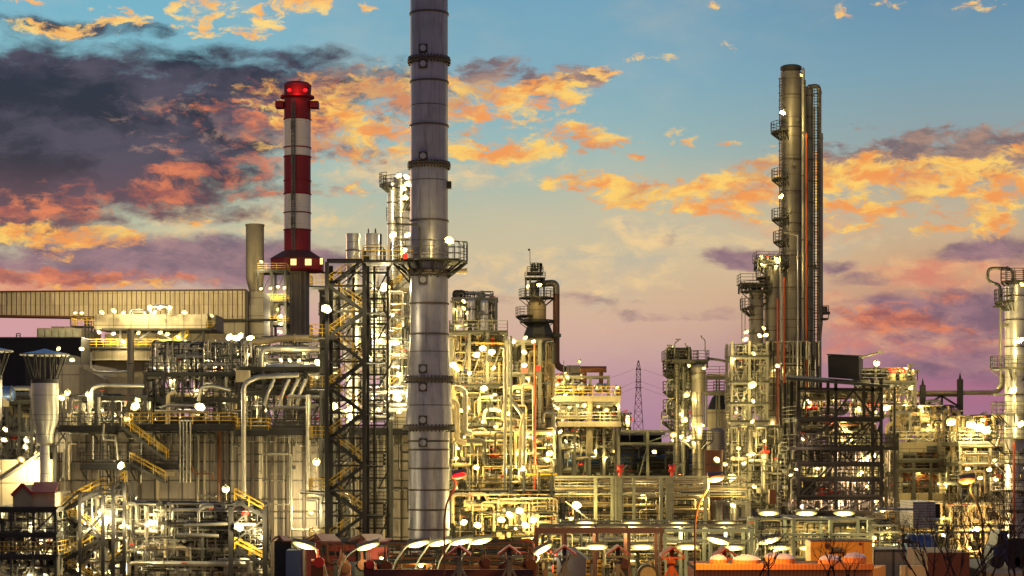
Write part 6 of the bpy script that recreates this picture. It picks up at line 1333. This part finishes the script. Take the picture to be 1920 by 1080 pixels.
for i in range(9): ppipe([(1010 if i < 5 else 1410, 983+i*1.2 if i < 5 else 1001+i*1.5, 153+i*.5), (1400 if i < 5 else 1640, 983+i*1.2 if i < 5 else 1001+i*1.5, 153+i*.5)], 1.2, ('silverp','beige')[i % 2], 'one of the slim level pipes lying on the '+('brown beam' if i < 5 else 'higher green')+' rack', 'slim pipes on the '+('brown beam' if i < 5 else 'higher green')+' rack', n=6)
clutter(R, 1010, 1400, 1000, 1070, 156, 8, 20, 170, 'small pipes and fittings behind the front lamps in the lower middle', 'behind the front lamps in the lower middle', ('beige','silverp','rust'), .5, (.08, .2))
clutter(R, 1400, 1680, 976, 1060, 157, 8, 18, 130, 'small pipes behind the higher green rack', 'behind the higher green rack', ('beige','silverp','green'), .5, (.08, .2))
clutter(R, 1640, 1760, 1005, 1060, 150, 6, 8, 50, 'dark small pipes round the blue tank', 'round the blue tank', ('dark','grey'), .4, (.1, .2))
clutter(R, 600, 1000, 1020, 1078, 140, 6, 16, 110, 'reddish small pipes and pumps behind the front lamps at left', 'behind the front lamps at left', ('rust','pipered','grey'), .5, (.08, .18))
for i, (px, py, Yl) in enumerate(((1098,981,155),(1185,982,155),(1273,982,155),(1360,982,155),(1441,962,153),(1512,962,153),(1583,962,153),(1118,1025,142),(1204,1025,142),(1290,1025,142),(1375,1027,142),(1460,1027,142),(1515,1027,142))):
    row = 'upper middle row' if i < 4 else ('upper right row of three' if i < 7 else 'lower middle row')
    lamp(px, py, Yl, 'strip', 620, 'one of the glowing strip lamps in the '+row, 'strip lamps of the '+row, sc=1.35 if i != 12 else 1.0, off=(0, -.1, -.9), col=(1, .88, .40), rad=.35)
# street lamps
def street(px, py, Y, tilt, rz_side, label, group=None, kind='tube', h=None, col=(1, .88, .42), power=520, pm='galv', head=1.65, polex=None):
    loc = P(px, py, Y); t = thing('street_lamp', label, 'street lamp', (loc.x+rz_side*2.4, Y, 0), group)
    fx = loc.x+rz_side*(head*.5+1.5) if polex is None else Xm(polex, Y); z = loc.z
    dx = math.cos(tilt)*head/2; dz = math.sin(tilt)*head/2
    inner = Vector((loc.x+rz_side*dx, Y, z-dz if rz_side*1 > 0 else z-dz)); outer = Vector((loc.x-rz_side*dx, Y, z+dz))
    head_ = head; pts = [Vector((fx, Y, 0)), Vector((fx, Y, z-2.6)), Vector((fx-rz_side*.2, Y, z-1.5)), Vector((fx-rz_side*.8, Y, z-.6)), inner]
    MB().tube(elbow(pts, .6), .06, 8).build('pole', MT[pm], t)
    MB().tube([inner+Vector((0,0,.14)), outer+Vector((0,0,.14))], .2, 8, .14).build('head', MT['grey'], t)
    mid = (inner+outer)/2-t.location; ang = math.atan2(-(outer-inner).z, (outer-inner).x) if rz_side < 0 else math.atan2((outer-inner).z, -(outer-inner).x)
    for nm, mb, mm, dy in (('glow_disc', ell(head*.53, .06, .21, 0), 'halo' if kind != 'sodium' else 'sodium', 0), ('lens', ell(head*.46, .12, .145, 0), 'lens' if kind == 'tube' else kind, -.1)):  # larger ellipsoid added for the painted glow round the lens
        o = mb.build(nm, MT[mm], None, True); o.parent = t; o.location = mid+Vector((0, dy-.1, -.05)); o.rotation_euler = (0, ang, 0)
    lo = bpy.data.objects.new('lamp_light', light_data('st', power, col, .4)); COL.objects.link(lo); lo.parent = t; lo.location = Vector((loc.x, Y-.2, z-.6))-t.location
    return t
street(570, 1021, 128, .26, 1, 'lit street lamp slanting down to the right in front of the left red-roofed hut', polex=615)
street(690, 1023, 128, .26, -1, 'lit street lamp slanting up to the right in front of the right red-roofed hut', polex=632)
for i, (px, py) in enumerate(((785,1018),(826,1016),(866,1014),(902,1013))): street(px, py, 128+i*2, .20, -1, ('first', 'second', 'third', 'fourth')[i]+' from the left in the row of four curved street lamps by the stack foot', 'row of four curved street lamps', polex=(733,776,818,858)[i])
street(1018, 1028, 124, .5, -1, 'smaller steeply slanting street lamp right of the row of four', head=1.4, polex=990, power=600)
street(1345, 1012, 128, .24, 1, 'lit street lamp slanting down to the right left of the orange building', polex=1385)
street(1442, 1012, 126, .24, -1, 'lit street lamp slanting up to the right above the orange building roof', polex=1398)
street(1341, 895, 104, .10, -1, 'tall orange sodium street lamp on a curved rusty pole in the middle', kind='sodium', col=(1, .50, .08), power=6500, pm='rust', head=.9, polex=1303)
street(1812, 899, 104, -.12, 1, 'tall orange sodium street lamp on a dark curved pole at right', kind='sodium', col=(1, .45, .06), power=800, pm='dark', head=.9, polex=1843)
street(861, 890, 110, .20, -1, 'red-headed street lamp in front of the lower stack', kind='redlamp', col=(1, .2, .08), power=260, pm='rust', head=.9, polex=833)
lamp(1186, 869+159-0, 139, 'bulk', 100, 'tiny lamp in the lower middle row', sc=.5) if False else None

# ------------------------------------------------------------------ red-roofed huts
def gable(px0, px1, peak, eave, Y, dep, label, wallm='redwall'):
    t = thing('gable_hut', label, 'hut', P((px0+px1)/2, 1080, Y)); mx = px0+(px1-px0)*.28
    MB().box(Xm(px0+6,Y), Xm(px1-2,Y), Y, Y+dep, 0, Zm(eave+1,Y)).build('wall', MT[wallm], t, False)
    MB().prism([(Xm(px0+6,Y), Zm(eave+1,Y)), (Xm(px0+mx*0+ (px1-px0)*.5,Y), Zm(eave+1,Y)), (Xm(mx+6,Y), Zm(peak+1,Y))], Y+.05, Y+.4).build('gable', MT['brown'], t, False)
    MB().quad8([P(px0+20, eave+2, Y-.5), P(px1, eave+2, Y-.5), P(px1-14, peak, Y+dep), P(mx+4, peak, Y+dep), P(px0+20, eave-.5, Y-.5), P(px1, eave-.5, Y-.5), P(px1-14, peak-2, Y+dep), P(mx+4, peak-2, Y+dep)]).build('roof', MT['redroof'], t, False)
    MB().bar(P(px0, eave, Y-.4), P(mx+4, peak-1, Y-.2), .3, .12).bar(P(px0+22, eave+1, Y-.5), P(mx+4, peak-1, Y-.2), .16, .1).build('roof_edge', MT['brown'], t, False)
    return t
h1 = gable(568, 640, 1003, 1015, 142, 6, 'left red-roofed pink hut behind the leftmost street lamps')
gable(652, 727, 1003, 1015, 142, 6, 'right red-roofed pink hut beside the stack foot')
MB().box(Xm(596,142), Xm(700,142), 142.1, 143, 0, Zm(1016,142)).build('link_wall', MT['redwall'], h1, False)
MB().box(Xm(642,142), Xm(652,142), 142.02, 142.08, Zm(1050,142), Zm(1038,142)).build('window', MT['darkwin'], h1, False)
gable(508, 548, 1006, 1014, 146, 4, 'small red-roofed hut half in shadow at the far left of the hut row', 'black')
one(MB().box(Xm(536,138), Xm(562,138), 138, 140, 0, Zm(1032,138)), 'blue_container', MT['blue'], 'dark blue container standing left of the pink huts', 'container', smooth=False)
one(MB().box(Xm(598,132), Xm(604,132), 132, 133, 0, 5).box(Xm(640,132), Xm(691,132), 132, 132.3, 0, Zm(1054,132)), 'purple_screen', MT['tarp'], 'low purple screen panel under the right pink hut', 'screen', smooth=False)
# T-shaped gabled shelters
def shelter(px, py, label, w=22, Y=112, m='concl', rm='redroof'):
    t = thing('valve_shelter', label, 'shelter', (Xm(px,Y), Y, 0)); zr = Zm(py,Y)
    MB().box(Xm(px,Y)-.14, Xm(px,Y)+.14, Y-.14, Y+.14, 0, zr-.1).build('post', MT[m], t, False)
    for s in (-1, 1):
        MB().bar((Xm(px,Y), Y, zr-1.6), (Xm(px+s*w*.45,Y), Y, zr-.55), .12).build('strut', MT[m], t, False)
        MB().bar((Xm(px,Y), Y, Zm(1060,Y)), (Xm(px+s*13,Y), Y, Zm(1082,Y)), .14).build('leg_brace', MT[m], t, False)
        MB().quad8([(Xm(px,Y), Y-1.2, zr), (Xm(px+s*w,Y), Y-1.2, zr-.55), (Xm(px+s*w,Y), Y+.8, zr-.55), (Xm(px,Y), Y+.8, zr), (Xm(px,Y), Y-1.2, zr+.1), (Xm(px+s*w,Y), Y-1.2, zr-.45), (Xm(px+s*w,Y), Y+.8, zr-.45), (Xm(px,Y), Y+.8, zr+.1)]).build('roof', MT[rm], t, False)
    MB().bar((Xm(px-w,Y), Y-1.1, zr-.6), (Xm(px+w,Y), Y-1.1, zr-.6), .1).build('tie_beam', MT[m], t, False)
    return t
for i, (px, py) in enumerate(((861,1024),(955,1024),(1058,1024),(1158,1024),(1259,1026),(1358,1028))):
    shelter(px, py, ('palest T-shaped shelter, just right of the stack foot', 'T-shaped shelter with red roof behind the steep street lamp', 'T-shaped shelter in front of the grey tent', 'T-shaped shelter near the yellow striped posts', 'orange lit T-shaped shelter left of the orange building', 'orange lit T-shaped shelter at the corner of the orange building')[i], Y=114+i % 2, m='grey' if i < 4 else 'pipered')
t = one(MB().prism([(Xm(1040,124), Zm(1048,124)), (Xm(1058,124), Zm(1033,124)), (Xm(1085,124), Zm(1036,124)), (Xm(1108,124), Zm(1055,124)), (Xm(1108,124), 0), (Xm(1040,124), 0)], 124, 130), 'tent', MT['tarp'], 'grey-blue tent behind the third T-shaped shelter', 'tent', smooth=False)
def striped(px, py, Y, label):
    t = thing('striped_post', label, 'post', P(px, 1085, Y))
    for k in range(6):
        MB().box(Xm(px-3.4,Y), Xm(px+3.4,Y), Y, Y+.25, Zm(py+5+k*8,Y), Zm(py+k*8,Y)).build('yellow_block', MT['yellow'], t, False)
        MB().box(Xm(px-3,Y), Xm(px+3,Y), Y+.02, Y+.23, Zm(py+8+k*8,Y), Zm(py+5+k*8,Y)).build('black_block', MT['black'], t, False)
for i, (px, py) in enumerate(((1013,1053),(1041,1051),(1103,1050),(1124,1050),(1147,1051),(1222,1053),(1243,1053))): striped(px, py, 116, ('first','second','third','fourth','fifth','sixth','seventh')[i]+' black and yellow striped post from the left in the bottom middle')
R = random.Random(7)
for i in range(16):
    px = R.choice((R.uniform(590,740), R.uniform(850,1000), R.uniform(1000,1290))); Y = R.uniform(120, 134); c = P(px, R.uniform(1052, 1076), Y)
    t = thing('pump', 'dark red-brown pump with round wheel among the '+('pink huts' if px < 800 else 'shelters'), 'pump', c, 'pumps among the '+('pink huts' if px < 800 else 'shelters')); s = R.uniform(.3, .55)
    MB().tube([c+Vector((-s, 0, 0)), c+Vector((s, 0, 0))], s*.45, 10).box(c.x-s, c.x+s, Y-.3, Y+.3, c.z-s*2.5, c.z-s*.4).build('body', MT[R.choice(('rust','brown','dark'))], t)
    MB().tube([c+Vector((s*.3, -.5, 0)), c+Vector((s*.3, -.3, 0))], s*.85, 14).tube([c+Vector((0, 0, 0)), c+Vector((0, 0, s*2))], s*.18, 8).build('wheel', MT[R.choice(('brown','rust','valvered'))], t)
one(MB().box(Xm(700,118), Xm(1000,118), 118, 118.3, 0, Zm(1068,118)), 'low_red_wall', MT['brown'], 'low dark red wall along the bottom edge under the row of street lamps', 'wall', smooth=False)
o = MB(); Yt = 113; o.lathe(Xm(1226,Yt), Yt, [(Zm(1100,Yt), .1)], 4) if False else None
t = thing('cable_reel', 'upright dark cable reel between striped posts and orange building', 'reel', P(1215, 1076, 113))
MB().tube([P(1215,1078,113), P(1215,1078,113)+Vector((0,.8,0))], 20*S(113), 24).build('flange', MT['dark'], t); MB().tube([P(1215,1078,113)+Vector((0,-.05,0)), P(1215,1078,113)], 15*S(113), 24).build('drum', MT['concl'], t)

# ------------------------------------------------------------------ orange lit building and neighbours
Y = 106
t = thing('orange_building', 'low flat-roofed building lit orange with round dome skylights on its roof', 'building', P(1500, 1080, Y))
zr = Zm(1061,Y)
MB().box(Xm(1303,Y), Xm(1636,Y), Y, Y+4.5, 0, zr-.25).build('wall', MT['orangerib'], t, False)
MB().quad8([(Xm(1636,Y)+.01, Y, 0), (Xm(1636,Y)+1.68, Y+4.4, 0), (Xm(1636,Y)+1.6, Y+4.5, 0), (Xm(1636,Y)+.01, Y+4.5, 0), (Xm(1636,Y)+.01, Y, zr-.25), (Xm(1636,Y)+1.68, Y+4.4, zr-.25), (Xm(1636,Y)+1.6, Y+4.5, zr-.25), (Xm(1636,Y)+.01, Y+4.5, zr-.25)]).build('side_wall', MT['orange'], t, False)
MB().box(Xm(1302,Y), Xm(1637,Y), Y-.15, Y+4.6, zr-.24, zr).build('roof', MT['roofdark'], t, False)
MB().box(Xm(1302,Y), Xm(1637,Y), Y-.2, Y+.1, zr-.22, zr+.12).build('parapet', MT['orangerib'], t, False)
for px, py, w in ((1400,1052,26),(1452,1047,19),(1470,1051,20),(1557,1054,22),(1603,1049,21),(1347,1056,16)):
    Yd = Y+ {1052: 1.1, 1047: 3.4, 1051: 2.2, 1054: 1.1, 1049: 3.2, 1056: 1.4}[py]; r = w*S(Yd)
    d = thing('skylight', 'x', 'skylight', (0,0,0)); d.name = 'skylight'; d.parent = t; del d['label']; del d['category']
    d.location = Vector((Xm(px,Yd), Yd, zr))-t.location
    MB().lathe(Xm(px,Yd), Yd, [(zr+.004, r*1.04), (zr+.3, r*1.02)], 24).build('curb', MT['orangerib'], d)
    MB().lathe(Xm(px,Yd), Yd, [(zr+.3, r), (zr+.40, r*.9), (zr+.52, r*.62), (zr+.58, r*.25), (zr+.59, .03)], 24).build('dome', MT['dome'], d)
Y = 121
t = thing('orange_block', 'bright orange penthouse block with a door and wall lamp behind the dome skylights', 'building', P(1570, 1060, Y))
MB().box(Xm(1520,Y), Xm(1636,Y), Y, Y+2, 0, Zm(1015,Y)).build('wall', MT['orange'], t, False)
MB().box(Xm(1519,Y), Xm(1637,Y), Y-.1, Y+2.1, Zm(1015,Y), Zm(1013.5,Y)).build('roof_edge', MT['brown'], t, False)
MB().box(Xm(1617,Y), Xm(1618.5,Y), Y-.06, Y-.003, 0, Zm(1015,Y)).build('corner_strip', MT['orangerib'], t, False)
MB().box(Xm(1554,Y), Xm(1583,Y), Y-.08, Y-.003, 0, Zm(1035,Y)).build('door_frame', MT['rust'], t, False)
MB().box(Xm(1557,Y), Xm(1580,Y), Y-.12, Y-.082, 0, Zm(1038,Y)).build('door', MT['orange'], t, False)
MB().tube([P(1559,1030,Y-.3), P(1579,1030,Y-.3)], .14, 10).build('wall_lamp', MT['concl'], t)
MB().tube([P(1551,1024,Y-.4), P(1551,1024,Y)], .18, 10).build('camera_housing', MT['brown'], t)
MB().tube([P(1613,1020,Y-.1), P(1613,1020,Y)], .1, 8).build('round_vent', MT['brown'], t)
Y = 150
t = thing('louvred_box', 'grey-violet louvred cooling box in front of the lower right-hand deck', 'cooler', P(1733, 990, Y))
MB().box(Xm(1712,Y), Xm(1754,Y), Y, Y+5, Zm(990,Y), Zm(941,Y)).build('louvre', MT['louvre'], t, False)
MB().box(Xm(1756,Y), Xm(1768,Y), Y+1, Y+4, Zm(975,Y), Zm(946,Y)).build('fan_housing', MT['black'], t, False)
MB().tube([P(1730,974,Y-.6), P(1762,974,Y-.6)], .13, 8).build('rail_pipe', MT['silverp'], t)
ppipe([(1640,960,Y),(1650,955,Y),(1712,955,Y)], 2, 'tankblue', 'bluish level pipe running into the louvred cooling box')
drum('blue_tank', 'big glossy blue-grey tank right of the orange block', 1695, 1752, 1022, 21, 140, 'tankblue')
one(MB().box(Xm(1638,134), Xm(1700,134), 134, 138, 0, Zm(1030,134)), 'grey_shed', MT['clad'], 'grey corrugated low shed right of the orange block', 'shed', smooth=False)
for i, px in enumerate((1703, 1718)): ppipe([(1690, 1012+i*4, 130),(px,1012+i*4,130),(px,1056,130)], 2.2, 'dark', ('left' if i == 0 else 'right')+' one of two dark pipes bending down in front of the blue-grey tank')
one(MB().box(Xm(1739,118), Xm(1818,118), 118, 124, 0, Zm(1036,118)), 'brown_container', MT['brown'], 'red-brown container behind the bare bushes', 'container', smooth=False)
one(MB().box(Xm(1690,112), Xm(1740,112), 112, 112.5, 0, Zm(1061,112)), 'low_tiled_wall', MT['clad2'], 'low pale wall left of the red-brown container', 'wall', smooth=False)
Y = 120
t = thing('dark_truck', 'dark blue truck parked under the right-hand column', 'truck', P(1885, 1065, Y))
z0 = Zm(1066,Y)
MB().prism([(Xm(1862,Y), z0+.5), (Xm(1862,Y), z0+1.4), (Xm(1868,Y), z0+1.5), (Xm(1874,Y), z0+2.5), (Xm(1890,Y), z0+2.5), (Xm(1890,Y), z0+.5)], Y, Y+2.2).build('cab', MT['blue'], t, False)
MB().box(Xm(1891,Y), Xm(1925,Y), Y, Y+2.3, z0+.7, z0+2.0).build('load_bed', MT['black'], t, False)
MB().box(Xm(1871,Y), Xm(1881,Y), Y-.03, Y-.003, z0+1.6, z0+2.3).build('window', MT['darkwin'], t, False)
for px in (1870, 1900, 1915): MB().tube([(Xm(px,Y), Y-.1, z0+.45), (Xm(px,Y), Y+.3, z0+.45)], .45, 14).build('wheel', MT['black'], t)
one(MB().box(Xm(1800,124), Xm(1935,124), 115.5, 130, 0, z0), 'loading_dock', MT['concrete'], 'concrete loading dock the dark blue truck stands on', 'dock', smooth=False)
# ------------------------------------------------------------------ bare shrubs
def bush(px, pyb, Y, h, n, seed, label, spread=.5):
    rr = random.Random(seed); mb = MB(); base = P(px, pyb, Y)
    def grow(p, d, l, r, dep):
        q = p+d*l; mid = p+d*l*.5+Vector((rr.uniform(-1,1), rr.uniform(-1,1), rr.uniform(-1,1)))*l*.07
        mb.tube([p, mid, q], r, 5, r*.6, False)
        if dep:
            for k in range(rr.choice((2, 3))):
                nd = (d+Vector((rr.uniform(-1,1), rr.uniform(-1,1), rr.uniform(-.3,.7)))*.62).normalized(); grow(p.lerp(q, rr.uniform(.55, 1)), nd, l*rr.uniform(.5, .8), r*.55, dep-1)
    for k in range(n):
        d = Vector((rr.uniform(-1,1)*spread, rr.uniform(-1,1)*spread, 1)).normalized(); grow(base+Vector((rr.uniform(-.5,.5), 0, 0)), d, h*rr.uniform(.35,.5), .05, 5)
    return one(mb, 'bare_bush', MT['twig'], label, 'bush')
bush(1745, 1110, 92, 4.5, 5, 1, 'bare bush in front of the blue-grey tank'); bush(1800, 1110, 92, 5.5, 6, 2, 'bare bush in front of the red-brown container', .6)
bush(1860, 1110, 92, 6.5, 5, 3, 'tall bare bush beside the dark blue truck', .7); bush(1905, 1110, 90, 5.5, 4, 4, 'bare bush at the bottom right corner')
bush(1425, 1110, 84, 3.2, 2, 5, 'thin bare bush in front of the first dome skylights', .4); bush(1548, 1120, 84, 3.8, 2, 6, 'thin bare bush in front of the orange block', .35); bush(1600, 1115, 86, 2.8, 2, 7, 'thin bare bush at the right part of the orange building', .5)
